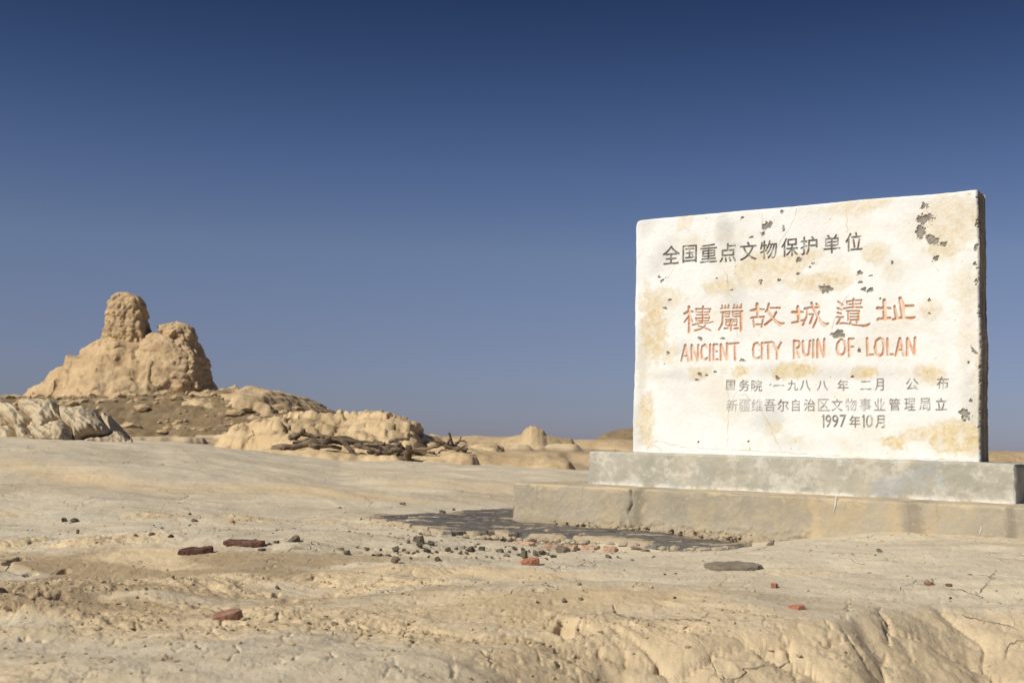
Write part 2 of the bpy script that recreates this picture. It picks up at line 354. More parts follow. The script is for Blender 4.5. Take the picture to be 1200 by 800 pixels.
# ------------------------------------------------------------------ ground mesh (fan of cells, fine near, coarse far)
ang = np.concatenate([np.linspace(-62, -25, 36)[:-1], np.linspace(-25, 25, 780), np.linspace(25, 62, 36)[1:]])
rr = np.concatenate([np.linspace(.25, 1.95, 24)[:-1], np.arange(1.95, 3.75, .0088), 3.75*np.exp(np.arange(0, 1, .0022)*1.0*np.log(7.2/3.75)*1.0)[:0]])
step = .0088; r = 3.75; more = []
while r < 6000:
    more.append(r)
    if r < 7.2: step = .0088+(r-3.75)*.0038
    elif r < 14: step = r*.0055
    elif r < 60: step = r*.010
    elif r < 300: step = r*.022
    else: step = r*.06
    r += step
rr = np.concatenate([rr, more])
A, R = np.meshgrid(np.radians(ang), rr)
GX = R*np.tan(np.clip(A, -1.2, 1.2)); GY = R+0*A
GX = np.where(True, GX+0, GX)
GZ = ground(GX.ravel(), GY.ravel()).reshape(GX.shape)
gx = np.gradient(GZ, axis=1)/np.maximum(np.gradient(GX, axis=1), 1e-6); gy = np.gradient(GZ, axis=0)/np.maximum(np.gradient(GY, axis=0), 1e-6)
slope = np.hypot(gx, gy)
X_, Y_ = GX.ravel(), GY.ravel()
rmk = rough_mask(X_, Y_)
cdz, cs_, csd = cliff(X_, Y_)
sm = smooth_ground(X_, Y_)
dustm = np.clip(1.0-1.3*rmk-.65*csd*ss(-.02, .10, cs_)-.9*ss(.06, .16, np.abs(np.gradient((sm+0).reshape(GX.shape), axis=0)/np.gradient(GY, axis=0)).ravel()*1.0), 0, 1)*(1-ss(10, 16, Y_))
dustm = dustm*(1-.8*np.exp(-((Y_-8.3)/.8)**2)*ss(-2.6, -1.0, X_)*(.6+.8*noise2(X_*.8, Y_*1.6, 340)).clip(0, 1))
dustm = dustm*(.62+.38*ss(2.9, 4.2, Y_))
sand_shade = .9*gauss(X_, Y_, -1.15, 3.75, .6, .22, .35)+.7*gauss(X_, Y_, -1.5, 3.0, .6, .25, .5)+.55*gauss(X_, Y_, -.1, 3.35, .8, .12)+.5*gauss(X_, Y_, .8, 3.85, .5, .12)+.45*gauss(X_, Y_, -1.1, 6.2, .8, .12)
sand_shade = sand_shade+.75*gauss(X_, Y_, -1.5, 3.9, .8, .45, .25)+.6*gauss(X_, Y_, -1.0, 2.9, .7, .35, .3)+.4*gauss(X_, Y_, -.4, 4.0, .6, .25)
sand_shade = sand_shade*ss(-.4, .3, noise2(X_*2.2, Y_*4, 301)+.2)+.9*ss(18, 24, Y_)*ss(.05, -.25, GZ.ravel()-np.interp(Y_, [18, 30, 60, 120, 400, 4000], [.0, .17, .33, .42, .72, 1.9]))  # far hollows browned: debris, plus overhang shadow painted into the colour
me = mesh_from('ground', np.stack([X_, Y_, GZ.ravel()], 1), gridq(*GX.shape), True, dict(dust=dustm, sand=sand_shade, crumb=rmk))
link('ground', me, GROUND, kind='structure')
print('ground', len(me.polygons), time.time()-T0)

# ------------------------------------------------------------------ monument
def plane_uv(px, py, n=0.0):
    d = ray(px, py); NNv = NN; t = (n+P1@NNv)/(d[:2]@NNv); p = d*t
    return (p[:2]-P1)@U, p[2]+CZ
def to_world(u, n, z): return np.stack([P1[0]+U[0]*u+NN[0]*n, P1[1]+U[1]*u+NN[1]*n, z+0*u], -1)
ZS = CZ-.0475; HS = 1.2; TS = .135      # slab foot height, slab height, thickness
DZ = .0024
nu = int(WID/DZ)+1; nv = int(HS/DZ)+1
uu = np.linspace(0, WID, nu); vv = np.linspace(0, HS, nv); UU, VV = np.meshgrid(uu, vv)
carve = np.zeros(UU.shape); inkO = carve.copy(); inkD = carve.copy(); lab = np.full(UU.shape, -1, int)
wear = fbm2(UU*26, VV*26, 4, 410)
def window(u0, u1, v0, v1):
    i0 = max(0, int(u0/WID*(nu-1))); i1 = min(nu, int(u1/WID*(nu-1))+2); j0 = max(0, int(v0/HS*(nv-1))); j1 = min(nv, int(v1/HS*(nv-1))+2)
    return slice(j0, j1), slice(i0, i1)
chars = []      # labels of carved characters
def stamp(sl, dist, rad, depth, ink, strength, idx):
    """dist: signed, positive outside the stroke"""
    prof = ss(.0018, -.0035, dist)
    carve[sl] = np.maximum(carve[sl], depth*prof)
    target = inkO if ink == 'o' else inkD
    target[sl] = np.maximum(target[sl], ss(.0022, -.0012, dist)*strength)
    lab[sl] = np.where((dist < .0022), idx, lab[sl])
# large carved title characters: strokes traced as (x, y, half width) in the pixels of an enlarged view
G1 = (795, 350, 14.118); G2 = (875, 348, 12.0); G3 = (970, 342, 10.909); G4 = (790, 395, 8.0); G5 = (920, 388, 7.5)
def P(*a): return [a[i:i+3] for i in range(0, len(a), 3)]
TITLE = [
 ('樓', G1, [P(175,140,20, 180,300,13, 178,555,19), P(98,250,17, 165,218,24, 240,220,12), P(165,300,13, 95,390,9), P(200,290,8, 232,385,10),
   P(285,172,10, 530,172,10), P(405,132,13, 400,388,14), P(292,180,8, 300,225,9), P(525,175,9, 505,228,9), P(300,228,9, 505,226,9), P(300,270,9, 500,268,9),
   P(285,326,9, 510,320,9), P(292,330,8, 300,370,9), P(508,305,9, 492,368,9), P(300,372,9, 495,370,9),
   P(238,436,14, 370,402,8, 470,410,8, 570,383,7), P(330,455,8, 420,482,9, 528,530,14), P(445,440,8, 380,500,9, 272,530,13)]),
 ('蘭', G1, [P(702,162,11, 840,156,11), P(720,112,9, 735,158,10), P(830,106,9, 826,156,9), P(776,118,8, 780,158,8),
   P(906,158,11, 1046,150,11), P(920,100,9, 926,156,9), P(1042,95,9, 1036,150,9), P(975,112,8, 976,152,8),
   P(702,226,10, 850,212,10), P(738,235,16, 730,400,14, 668,515,12), P(846,215,9, 838,300,9), P(752,256,7, 840,252,7), P(748,297,9, 836,300,9),
   P(888,215,10, 1062,206,10), P(1034,222,17, 1040,540,19), P(896,216,9, 900,296,9), P(905,256,7, 1010,250,7), P(905,298,9, 1010,292,9),
   P(775,350,8, 970,345,8), P(866,340,11, 870,532,12), P(785,382,8, 785,440,8, 845,448,8, 850,378,8, 785,382,8), P(890,378,8, 885,440,8, 958,445,8, 965,380,8, 890,378,8), P(760,495,11, 815,490,11), P(922,495,10, 985,490,11)]),
 ('故', G2, [P(55,190,10, 115,186,21, 180,178,13, 242,175,9), P(145,100,17, 150,150,20, 152,268,12), P(62,295,12, 130,286,9, 240,280,12), P(92,300,10, 105,420,10), P(235,290,11, 206,425,9), P(105,390,9, 205,386,9),
   P(310,98,12, 296,170,14, 258,212,7), P(325,156,9, 400,156,8, 465,155,13), P(415,215,12, 370,300,10, 255,390,14), P(290,190,12, 350,280,13, 420,358,15, 470,385,22, 525,368,8)]),
 ('城', G2, [P(640,215,14, 720,225,22, 790,215,11), P(720,140,18, 735,350,15), P(640,365,12, 720,350,16, 805,325,9),
   P(820,168,15, 880,150,8, 1020,150,11), P(850,165,9, 850,260,10, 790,395,12), P(870,246,8, 935,246,9, 890,375,12), P(912,85,13, 940,170,13, 1000,280,13, 1055,365,15, 1100,398,22, 1150,370,8), P(1020,205,10, 985,310,10, 935,432,12), P(980,100,11, 1010,135,12)]),
 ('遺', G3, [P(130,125,8, 190,175,14), P(125,210,9, 175,235,11), P(125,268,8, 168,280,10), P(115,325,8, 200,325,8), P(168,335,13, 120,405,9), P(115,410,9, 200,400,8, 330,425,8, 430,436,11, 482,444,17, 537,408,7),
   P(245,125,8, 435,105,8), P(245,125,8, 250,162,7), P(432,108,8, 425,158,7), P(250,163,7, 420,156,7), P(332,92,10, 332,205,10), P(205,215,9, 290,200,8, 440,200,9),
   P(245,246,8, 405,246,8), P(265,250,9, 265,365,9), P(400,250,10, 395,365,10), P(285,282,7, 385,282,7), P(285,320,7, 385,320,7), P(285,360,8, 385,357,8), P(300,375,9, 285,402,9), P(370,375,9, 376,400,9)]),
 ('址', G3, [P(640,210,17, 700,215,15, 800,215,12), P(725,110,17, 730,350,20), P(648,357,18, 730,345,14, 795,337,14),
   P(855,185,11, 880,330,15), P(925,85,16, 950,165,24, 965,330,19), P(990,188,15, 1090,182,14), P(835,355,12, 930,335,12, 1010,337,13, 1070,343,17, 1118,322,6)]),
]
LR = 8.8
def LAT(g, *strokes): return [[(x, y, LR*g[2]/8) for x, y in s] for s in strokes]
LATIN = [
 ('A', G4, [(70,225),(105,75),(137,225)], [(85,180),(125,180)]), ('N', G4, [(167,220),(165,76),(225,218),(227,76)]),
 ('C', G4, [(308,98),(288,72),(264,88),(256,150),(266,200),(290,217),(310,198)]), ('I', G4, [(338,70),(338,222)]),
 ('E', G4, [(405,70),(370,72),(372,215),(408,210)], [(370,140),(400,138)]), ('N', G4, [(437,216),(437,68),(496,212),(496,60)]),
 ('T', G4, [(515,66),(600,58)], [(568,62),(571,216)]), ('C', G4, [(797,76),(776,55),(750,68),(740,118),(748,185),(775,208),(800,190)]),
 ('I', G4, [(823,55),(823,206)]), ('T', G4, [(848,56),(916,50)], [(880,55),(885,203)]), ('Y', G4, [(930,60),(965,125),(1002,55)], [(965,125),(965,207)]),
 ('R', G5, [(80,240),(80,86),(120,92),(132,118),(115,148),(82,155)], [(100,155),(127,232)]), ('U', G5, [(158,90),(162,190),(185,218),(210,203),(220,85)]),
 ('I', G5, [(249,80),(249,233)]), ('N', G5, [(285,233),(285,76),(343,226),(346,70)]),
 ('O', G5, [(490,75),(462,108),(456,160),(470,202),(497,215),(524,190),(533,140),(523,95),(497,75),(490,75)]), ('F', G5, [(566,226),(562,70),(606,70)], [(565,145),(600,140)]),
 ('L', G5, [(722,65),(727,214),(772,210)]), ('O', G5, [(830,65),(802,88),(792,150),(806,203),(835,224),(863,195),(872,135),(860,82),(838,65),(830,65)]),
 ('L', G5, [(900,70),(906,210),(945,207)]), ('A', G5, [(975,215),(1010,65),(1046,215)], [(985,170),(1035,170)]), ('N', G5, [(1073,215),(1076,66),(1140,205),(1143,60)]),
]
def carve_strokes(ch, g, strokes, depth, strength, size):
    idx = len(chars); chars.append((ch, size))
    S = [[(*plane_uv(g[0]+x/g[2], g[1]+y/g[2]), r_/g[2]*.0051) for x, y, r_ in s] for s in strokes]
    S = [[(u, z-ZS, r_) for u, z, r_ in s] for s in S]
    al = [p for s in S for p in s]; mu = [p[0] for p in al]; mv = [p[1] for p in al]
    sl = window(min(mu)-.02, max(mu)+.02, min(mv)-.02, max(mv)+.02); a, b = UU[sl], VV[sl]
    a = a+.0012*noise2(a*160, b*160, 5); b = b+.0012*noise2(a*160, b*160, 6)
    D = np.full(a.shape, 9.)
    for s in S:
        for (x0, y0, r0), (x1, y1, r1) in zip(s[:-1], s[1:]):
            dx, dy = x1-x0, y1-y0; t = np.clip(((a-x0)*dx+(b-y0)*dy)/(dx*dx+dy*dy+1e-12), 0, 1)
            D = np.minimum(D, np.hypot(a-x0-t*dx, b-y0-t*dy)-(r0+(r1-r0)*t))
    stamp(sl, D, 0, depth, 'o', strength, idx)
for ch, g, s in TITLE: carve_strokes(ch, g, s, .0095, 1.0, 'large')
for e in LATIN: carve_strokes(e[0], e[1], LAT(e[1], *e[2:]), .0085, .95, 'letter')
_fc = {}
def glyph(ch):
    if ch in _fc: return _fc[ch]
    c = bpy.data.curves.new('g', 'FONT'); c.body = ch; c.size = 1; c.resolution_u = 3; o = bpy.data.objects.new('g', c); COL.objects.link(o)
    bpy.context.view_layer.update(); dg = bpy.context.evaluated_depsgraph_get(); m = o.evaluated_get(dg).to_mesh()
    V = np.array([v.co[:2] for v in m.vertices]); cnt = {}; VK = {}; rp = []
    for i_, v in enumerate(V): rp.append(VK.setdefault((round(v[0], 4), round(v[1], 4)), i_))
    for p in m.polygons:
        vs = [rp[q_] for q_ in p.vertices]
        for i in range(len(vs)):
            k = tuple(sorted((vs[i], vs[(i+1) % len(vs)])))
            if k[0] == k[1]: continue
            cnt[k] = cnt.get(k, 0)+1
    # merge coincident vertices first so that only true outlines remain
    E_ = np.array([k for k, n in cnt.items() if n == 1]); m.calc_loop_triangles(); TR = np.array([[V[q_] for q_ in t_.vertices] for t_ in m.loop_triangles])
    o.evaluated_get(dg).to_mesh_clear(); bpy.data.objects.remove(o); bpy.data.curves.remove(c)
    _fc[ch] = (V[E_[:, 0]], V[E_[:, 1]], TR); return _fc[ch]
def carve_glyph(ch, px, py, w_, h_, depth, strength, fat=.0004, size='small'):
    """fits the glyph's own outline box into w_ x h_ pixels round (px, py) on the slab"""
    a0, a1, tri = glyph(ch); lo = np.minimum(a0.min(0), a1.min(0)); hi = np.maximum(a0.max(0), a1.max(0))
    idx = len(chars); chars.append((ch, size))
    ul, zl = plane_uv(px-w_/2, py); ur, zr = plane_uv(px+w_/2, py); uc, zc = plane_uv(px, py); _, zt = plane_uv(px, py-h_/2); _, zb = plane_uv(px, py+h_/2)
    sx = (ur-ul)/max(hi[0]-lo[0], .05); sy = (zt-zb)/max(hi[1]-lo[1], .05)
    mid = (lo+hi)/2
    p0 = np.stack([uc+(a0[:, 0]-mid[0])*sx, zc-ZS+(a0[:, 1]-mid[1])*sy], 1); p1 = np.stack([uc+(a1[:, 0]-mid[0])*sx, zc-ZS+(a1[:, 1]-mid[1])*sy], 1)
    sl = window(p0[:, 0].min()-.01, p0[:, 0].max()+.01, p0[:, 1].min()-.01, p0[:, 1].max()+.01); a, b = UU[sl], VV[sl]; sh = a.shape; a = a.ravel()+.0008*noise2(a.ravel()*200, b.ravel()*200, 15); b = b.ravel()
    d = np.full(a.shape, 9.); ins = np.zeros(a.shape, bool)
    TT = (tri-mid)*np.array([sx, sy])+np.array([uc, zc-ZS])
    for (A1, B1, C1) in TT:
        bx = (a >= min(A1[0], B1[0], C1[0])) & (a <= max(A1[0], B1[0], C1[0])) & (b >= min(A1[1], B1[1], C1[1])) & (b <= max(A1[1], B1[1], C1[1]))
        if not bx.any(): continue
        pa, pb = a[bx], b[bx]; e1 = (B1[0]-A1[0])*(pb-A1[1])-(B1[1]-A1[1])*(pa-A1[0]); e2 = (C1[0]-B1[0])*(pb-B1[1])-(C1[1]-B1[1])*(pa-B1[0]); e3 = (A1[0]-C1[0])*(pb-C1[1])-(A1[1]-C1[1])*(pa-C1[0])
        ins[bx] |= ((e1 >= 0) & (e2 >= 0) & (e3 >= 0)) | ((e1 <= 0) & (e2 <= 0) & (e3 <= 0))
    for q0, q1 in zip(p0, p1):
        dx, dy = q1-q0; t = np.clip(((a-q0[0])*dx+(b-q0[1])*dy)/(dx*dx+dy*dy+1e-14), 0, 1)
        d = np.minimum(d, np.hypot(a-q0[0]-t*dx, b-q0[1]-t*dy))
    D = np.where(ins, -d, d)-fat
    stamp(sl, D.reshape(sh), 0, depth, 'd', strength, idx)
L1 = list(zip('全国重点文物保护单位', [786.5,808.2,830.5,853,877,900.7,925.5,948,975,1000.6], [299,297.6,297,296.3,294.5,292.8,290,288,286,283.6]))
for i, (ch, x, y) in enumerate(L1): carve_glyph(ch, x, y, 19.5 if ch not in '国' else 16.5, 21.5 if ch not in '国' else 20, .0055, .95, .0006, 'medium')
for ch, x, y, w_, h_ in [('国',856.3,451.5,10,12),('务',872.2,451.7,12,13),('院',887,452,12.5,13.5),('·',903,451,2,2),('一',913,452,12,1.4),('九',929.3,451.7,12.5,12),('八',943.6,451.7,12.5,12),('八',964,452,13,11.5),
    ('年',988,451.7,12.5,13),('二',1014.7,451.7,12.5,10),('月',1030.5,450.7,10,14),('公',1068.9,450.3,14.5,13.5),('布',1104.5,449,14,15)]: carve_glyph(ch, x, y, w_, h_, .004, .8)
for i, (ch, x) in enumerate(zip('新疆维吾尔自治区文物事业管理局立', [858,872.8,887.3,902.5,917.7,932.8,949,965.5,981,997.5,1014,1030.8,1048.3,1066.3,1084,1103])):
    carve_glyph(ch, x, 475.6-i*.13, 12.8 if ch != '自' else 9, 14.2, .004, [.45,.4,.5,.7,.8,.75,.75,.6,.8,.5,.6,.7,.85,.8,.75,.85][i])
def carve_bar(px, py, h_, depth, strength):
    idx = len(chars); chars.append(('1', 'small')); q = [plane_uv(px-1.4, py-h_*.36), plane_uv(px, py-h_/2), plane_uv(px, py+h_/2)]; q = [(a_, z_-ZS) for a_, z_ in q]
    sl = window(q[0][0]-.02, q[1][0]+.02, q[2][1]-.01, q[1][1]+.01); d = segdist(UU[sl], VV[sl], q)-.0030; stamp(sl, d, 0, depth, 'd', strength, idx)
for x in (965.5, 1012.5): carve_bar(x, 493.5, 14, .004, .85)
for ch, x, y, w_, h_ in [('9',971,493.5,6.5,14.5),('9',979,493.5,7,14.5),('7',988,493.3,7.5,14.5),('年',1001.7,494,12.5,14),('0',1019,493.6,8,14.5),('月',1031.5,494,10.5,14.5)]:
    carve_glyph(ch, x, y, w_, h_, .004, .85)
print('carved', len(chars), time.time()-T0)
# paint losses, stains, cracks
def blob(px, py, rx, ry, rot=0):
    u0, z0 = plane_uv(px, py); v0 = z0-ZS; k = .0041*1.12
    c_, s_ = cos(rot), sin(rot); a = (UU-u0)/k; b = (VV-v0)/k/.93; p = a*c_+b*s_; q = -a*s_+b*c_
    return np.hypot(p/rx, q/ry)
edgeN = fbm2(UU*22, VV*22, 5, 500, .6); fineN = fbm2(UU*70, VV*70, 4, 505, .6); flN = np.abs(fbm2(UU*55+3*edgeN, VV*40, 3, 507))-.2; lowN = fbm2(UU*3.3, VV*3.3, 5, 510, .55)
chip = np.zeros(UU.shape)
CH = [(900,264,8,4,.3),(894.7,274,4,3,0),(919,268.5,2.5,5,0),(881,278,3.5,2,0),(936,304.6,5,3.5,0),(935,320.5,3,2,0),(891.5,331,3,4,0),(777.8,328,6,2.5,.5),(781,361,6,2,0),(869,255.7,4,2.5,0),(916,248,3,3,0),
 (1082,241,5,5,0),(1084,258,9,7,.3),(1080,271,5,9,.2),(1092,281,9,5,-.5),(1106,286,5,4,.2),(1097,303,4,5,-.3),(967.6,338.6,6,5,-.2),(1008,320.5,4,3.5,0),(1008,331,4,2,0),(1019.7,340.7,5,4,0),(1020,323,3,1.5,0),(1012,339,3,3,0),
 (1046,308,2.5,3,0),(1089,352,2.5,3,0),(1089,367,2,1.8,0),(821,397,3,4.5,.5),(847,397,4.5,1.8,0),(820,438.6,3.5,4.5,0),(783,414,2.5,3,0),(911,442.5,3,3,0),(870.6,421.8,2.5,4,.8),(867,423,2,2,0),(818.9,517.4,2,2,0),(877,517,1.6,2.2,0),
 (981.6,391.4,8,4.5,.1),(1007.5,410.5,3,3.5,.6),(1131,484.8,5,8,.3),(1141,411.6,2,6,.6),(1138,469,2.5,3,0),(1135,425,2,3,0),(1148,430,3,3,0),(998.5,441.6,2,1.6,0),(951,309,4,2,0),(949,313,3,2,0),
 (1144,290,3,5,0),(1146,262,3,6,0),(1142,309,2,4,0),(1144,330,2.5,5,0),(772,325,4,2,0),(840,326,2,1.5,0),(858,340,3,1.2,0),(785,352,3,1.6,0),(913,329,3,2,0),(1032,350,2,2,0),(817,445,3,2,0),(838,436,3,2,0),(828,440,2,2,0)]
for (x, y, rx, ry, ro) in CH:
    big = rx*ry > 28; k_ = .86 if big else .60; d = blob(x, y, rx*k_, ry*k_, ro); chip = np.maximum(chip, ss(1.08, .96, d+(.9 if big else .5)*edgeN+(.8 if big else 1.3)*fineN+(.5 if big else .8)*flN+.10))
chip = np.maximum(chip, ss(.52, .58, fbm2(UU*15, VV*15, 5, 520, .62)+.02*0)*.0)
spk = fbm2(UU*48, VV*48, 3, 530, .55)
speck = ss(.70, .78, spk+.25*fineN)*ss(-.05, .35, lowN+.10)
chip = np.maximum(chip, .5*speck)
edge_d = np.minimum(np.minimum(UU, WID-UU), HS-VV)
chip = np.maximum(chip, ss(.30, .45, edgeN*.6+fineN*.5+.55*np.exp(-(WID-UU)/.012)-.30))
stain = np.zeros(UU.shape)
for (x, y, rx, ry, ro, a) in [(766,385,14,40,.15,.9),(757,490,8,30,0,.8),(785,415,12,14,0,.55),(820,437,14,9,0,.7),(868,435,9,8,0,1),(930,434,24,8,.05,1),(1012,437,16,6,0,1),(1088,437,12,9,0,.85),
    (805,255,8,16,-.4,.6),(930,307,30,11,.25,.75),(880,313,22,12,.5,.7),(845,336,16,8,0,.7),(900,328,30,6,.1,.5),(965,330,34,9,0,.75),(1003,240,32,9,.1,.65),(1118,262,30,26,.2,.6),(1110,285,18,14,0,.75),
    (1130,340,12,26,0,.45),(1120,513,24,15,0,1),(1047,519,12,7,-.3,1),(1074,509,14,6,.2,.85),(1024,296,12,10,0,.6),(1150,440,10,40,0,.45),(906,503,10,9,0,.55),(932,515,8,5,0,.5),(1090,362,9,10,0,.55),(1045,318,8,10,0,.35),(988,320,10,8,0,.4),(775,350,22,12,0,.55),(1135,395,10,30,0,.35),(755,430,10,30,0,.3)]:
    stain = np.maximum(stain, a*ss(1.30, .75, blob(x, y, rx*1.1, ry*1.1, ro)+.8*edgeN+.5*lowN))
stain = np.clip(stain*(.50+.60*ss(-.45, .45, fineN*.4+edgeN*.9)), 0, 1)
wash = .40*ss(.0, .55, fbm2(UU*3.1+4, VV*4.3, 6, 570, .62))+.35*ss(.10, .5, fbm2(UU*9, VV*9, 5, 571, .62))*ss(-.1, .4, lowN)
stain = np.maximum(stain, wash*.55)
grey = np.zeros(UU.shape)
for (x, y, rx, ry, ro, a) in [(850,270,13,22,0,.9),(757,258,14,20,0,.6),(775,300,14,26,-.5,.6),(857,292,12,16,0,.5),(752,420,8,60,0,.6),(905,490,18,22,-.6,.7),(860,345,12,16,0,.5),(915,434,60,10,0,.55),(1000,438,60,9,0,.45),(748,500,10,30,0,.55),(800,408,16,10,0,.4),(1140,480,9,50,.1,.6),(940,520,60,12,0,.35),(790,440,50,8,0,.5)]:
    grey = np.maximum(grey, a*ss(1.4, .3, blob(x, y, rx, ry, ro)+.5*lowN+.35*edgeN))
crk = np.zeros(UU.shape)
for pl in [[(934,245),(931,258),(924,270),(915,283),(905,300)],[(991,248),(993,258),(993,272)],[(853,460),(855,475),(853,500),(852.6,528)],[(866,465),(874,461),(880,470),(891,480),(903,500),(908,515),(917,531)],
    [(893,252),(895,265),(893,280)],[(848,314),(852,325),(854,345),(862,352),(864,395)],[(861,285),(862,310)],[(995,345),(983,362),(975,385)],[(864,458),(858,470),(853,475)],[(760,515),(800,524),(850,527),(920,530),(1000,536),(1060,538),(1140,540)],[(757,505),(765,520),(775,528)],
    [(800,300),(790,312),(782,330)],[(1095,296),(1093,310),(1101,318)]]:
    q = [plane_uv(*p) for p in pl]; q = [(a, b-ZS) for a, b in q]
    sl = window(min(p[0] for p in q)-.02, max(p[0] for p in q)+.02, min(p[1] for p in q)-.02, max(p[1] for p in q)+.02)
    a = UU[sl]; b = VV[sl]; d = segdist(a+.006*noise2(a*30, b*30, 7), b+.006*noise2(a*30, b*30, 8), q)
    crk[sl] = np.maximum(crk[sl], ss(.0032, .0006, d)*(.45+.4*noise2(a*20, b*20, 9)))
depth = carve*(1-.5*ss(.2, .5, wear)*0) + .0058*chip + .0022*crk
und = .0035*fbm2(UU*2.2, VV*2.2, 3, 540)+.0016*fbm2(UU*11, VV*11, 4, 545)+.0005*fbm2(UU*60, VV*60, 3, 547)
ridge = -.0015*ss(.25, .0, np.abs(edgeN))*0
round_ = .007*np.maximum(0, 1-edge_d/.009)**2+.002*np.exp(-edge_d/.006)*(1+1.5*edgeN)
NF = und-depth-round_
# the outline itself is a little uneven, worn at the corners
eb = .005*noise2(VV*3, UU*0+2, 550)+.0012*noise2(VV*22, UU*0, 551); et = .004*noise2(UU*3, VV*0+8, 552)+.0010*noise2(UU*28, VV*0, 553)
fU = np.exp(-(WID-UU)/.05)*eb+np.exp(-UU/.05)*eb; fV = np.exp(-(HS-VV)/.05)*et
cornr = .02
def corner(cu, cv):
    return np.exp(-np.hypot(UU-cu, VV-cv)/.016)
fV = fV-.008*(corner(0, HS)+.3*corner(WID, HS)); fU = fU+.008*corner(0, HS)-.003*corner(WID, HS)
# photograph's slab is nearly but not exactly square: the foot of the near edge is 4 mm lower
SU = UU+fU; SV = VV+fV
W3 = to_world(SU.ravel(), NF.ravel(), 0).reshape(*UU.shape, 3); W3[..., 2] = (SV+ZS)
du_ = np.gradient(W3, axis=1); dv_ = np.gradient(W3, axis=0); NR = np.cross(du_, dv_); NR /= np.linalg.norm(NR, axis=-1, keepdims=True)
ATT = dict(chip=np.clip(chip, 0, 1), stain=stain, grey=grey, crk=crk, inko=inkO*np.clip(.85+.5*wear, .35, 1), inkd=inkD*np.clip(.95+1.1*wear, .3, 1))
sm_ = M('painted_slab', .85, .2)
nz1 = sm_.noise(5, 8, .6, .5); nz2 = sm_.noise(40, 8, .7); nz3 = sm_.noise(160, 5, .7)
c = sm_.mix(sm_.rng(nz1, .35, .7), (.75, .76, .745), (.83, .84, .84))
c = sm_.mix(sm_.math('MULTIPLY', sm_.rng(nz2, .52, .75), .35), c, (.66, .60, .46))
c = sm_.mix(sm_.math('MULTIPLY', sm_.attr('grey'), .8), c, (.52, .525, .50))
c = sm_.mix(sm_.math('MULTIPLY', sm_.attr('stain'), .88), c, sm_.mix(sm_.rng(nz2, .35, .65), (.72, .59, .34), (.55, .42, .20)))
c = sm_.mix(sm_.attr('crk'), c, (.50, .38, .22))
c = sm_.mix(sm_.attr('chip'), c, sm_.mix(sm_.rng(nz2, .35, .65), (.19, .18, .155), (.33, .31, .26)))
c = sm_.mix(sm_.attr('inko'), c, sm_.mix(sm_.rng(nz2, .3, .7), (.66, .35, .21), (.79, .54, .38)))
c = sm_.mix(sm_.attr('inkd'), c, sm_.mix(sm_.rng(nz2, .3, .7), (.085, .07, .055), (.17, .145, .115)))
sm_.color(c); sm_.bump(nz2, .0012, .6); sm_.bump(nz3, .0006, .7)
SLAB = sm_.m
sc_ = M('slab_edge', .9, .2)
s1 = sc_.noise(6, 8, .65, .3, stretch=(6, 6, .6)); s2 = sc_.noise(40, 7, .7)
c = sc_.mix(sc_.rng(s1, .42, .6), (.25, .22, .17), (.42, .36, .27)); c = sc_.mix(sc_.math('MULTIPLY', sc_.rng(s2, .58, .66), .8), c, (.55, .52, .45))
sc_.color(c); sc_.bump(s1, .01, .8); sc_.bump(s2, .004, .8)
mon = link('monument_sign', None, label='white painted stone slab with carved red and black lettering on two grey concrete steps', cat='monument')
Q = gridq(nv, nu); ql = lab[:-1, :-1].ravel(); qk = np.maximum.reduce([lab[:-1, :-1], lab[1:, :-1], lab[:-1, 1:], lab[1:, 1:]]).ravel()
V3 = W3.reshape(-1, 3); N3 = NR.reshape(-1, 3)
def submesh(name, mask, mats, extraV=None, extraQ=None):
    q = Q[mask]; ids, inv = np.unique(q.ravel(), return_inverse=True)
    v = V3[ids]; n = N3[ids]; at_ = {k: a.ravel()[ids] for k, a in ATT.items()}; qq = inv.reshape(-1, 4)
    if extraV is not None:
        k0 = len(v); qq = np.concatenate([qq, extraQ+k0]); v = np.concatenate([v, extraV]); at_ = {k: np.concatenate([a, np.zeros(len(extraV))]) for k, a in at_.items()}
    m = mesh_from(name, v, qq, True, at_)
    for mt in mats: m.materials.append(mt)
    if extraV is not None:
        mi = np.zeros(len(qq), np.int32); mi[len(q):] = 1; m.polygons.foreach_set('material_index', mi)
        cn = np.zeros((len(v), 3), np.float32); cn[:len(n)] = n; m.normals_split_custom_set_from_vertices(cn)  # zero = automatic
    else:
        m.normals_split_custom_set_from_vertices(n.astype(np.float32))
    return m
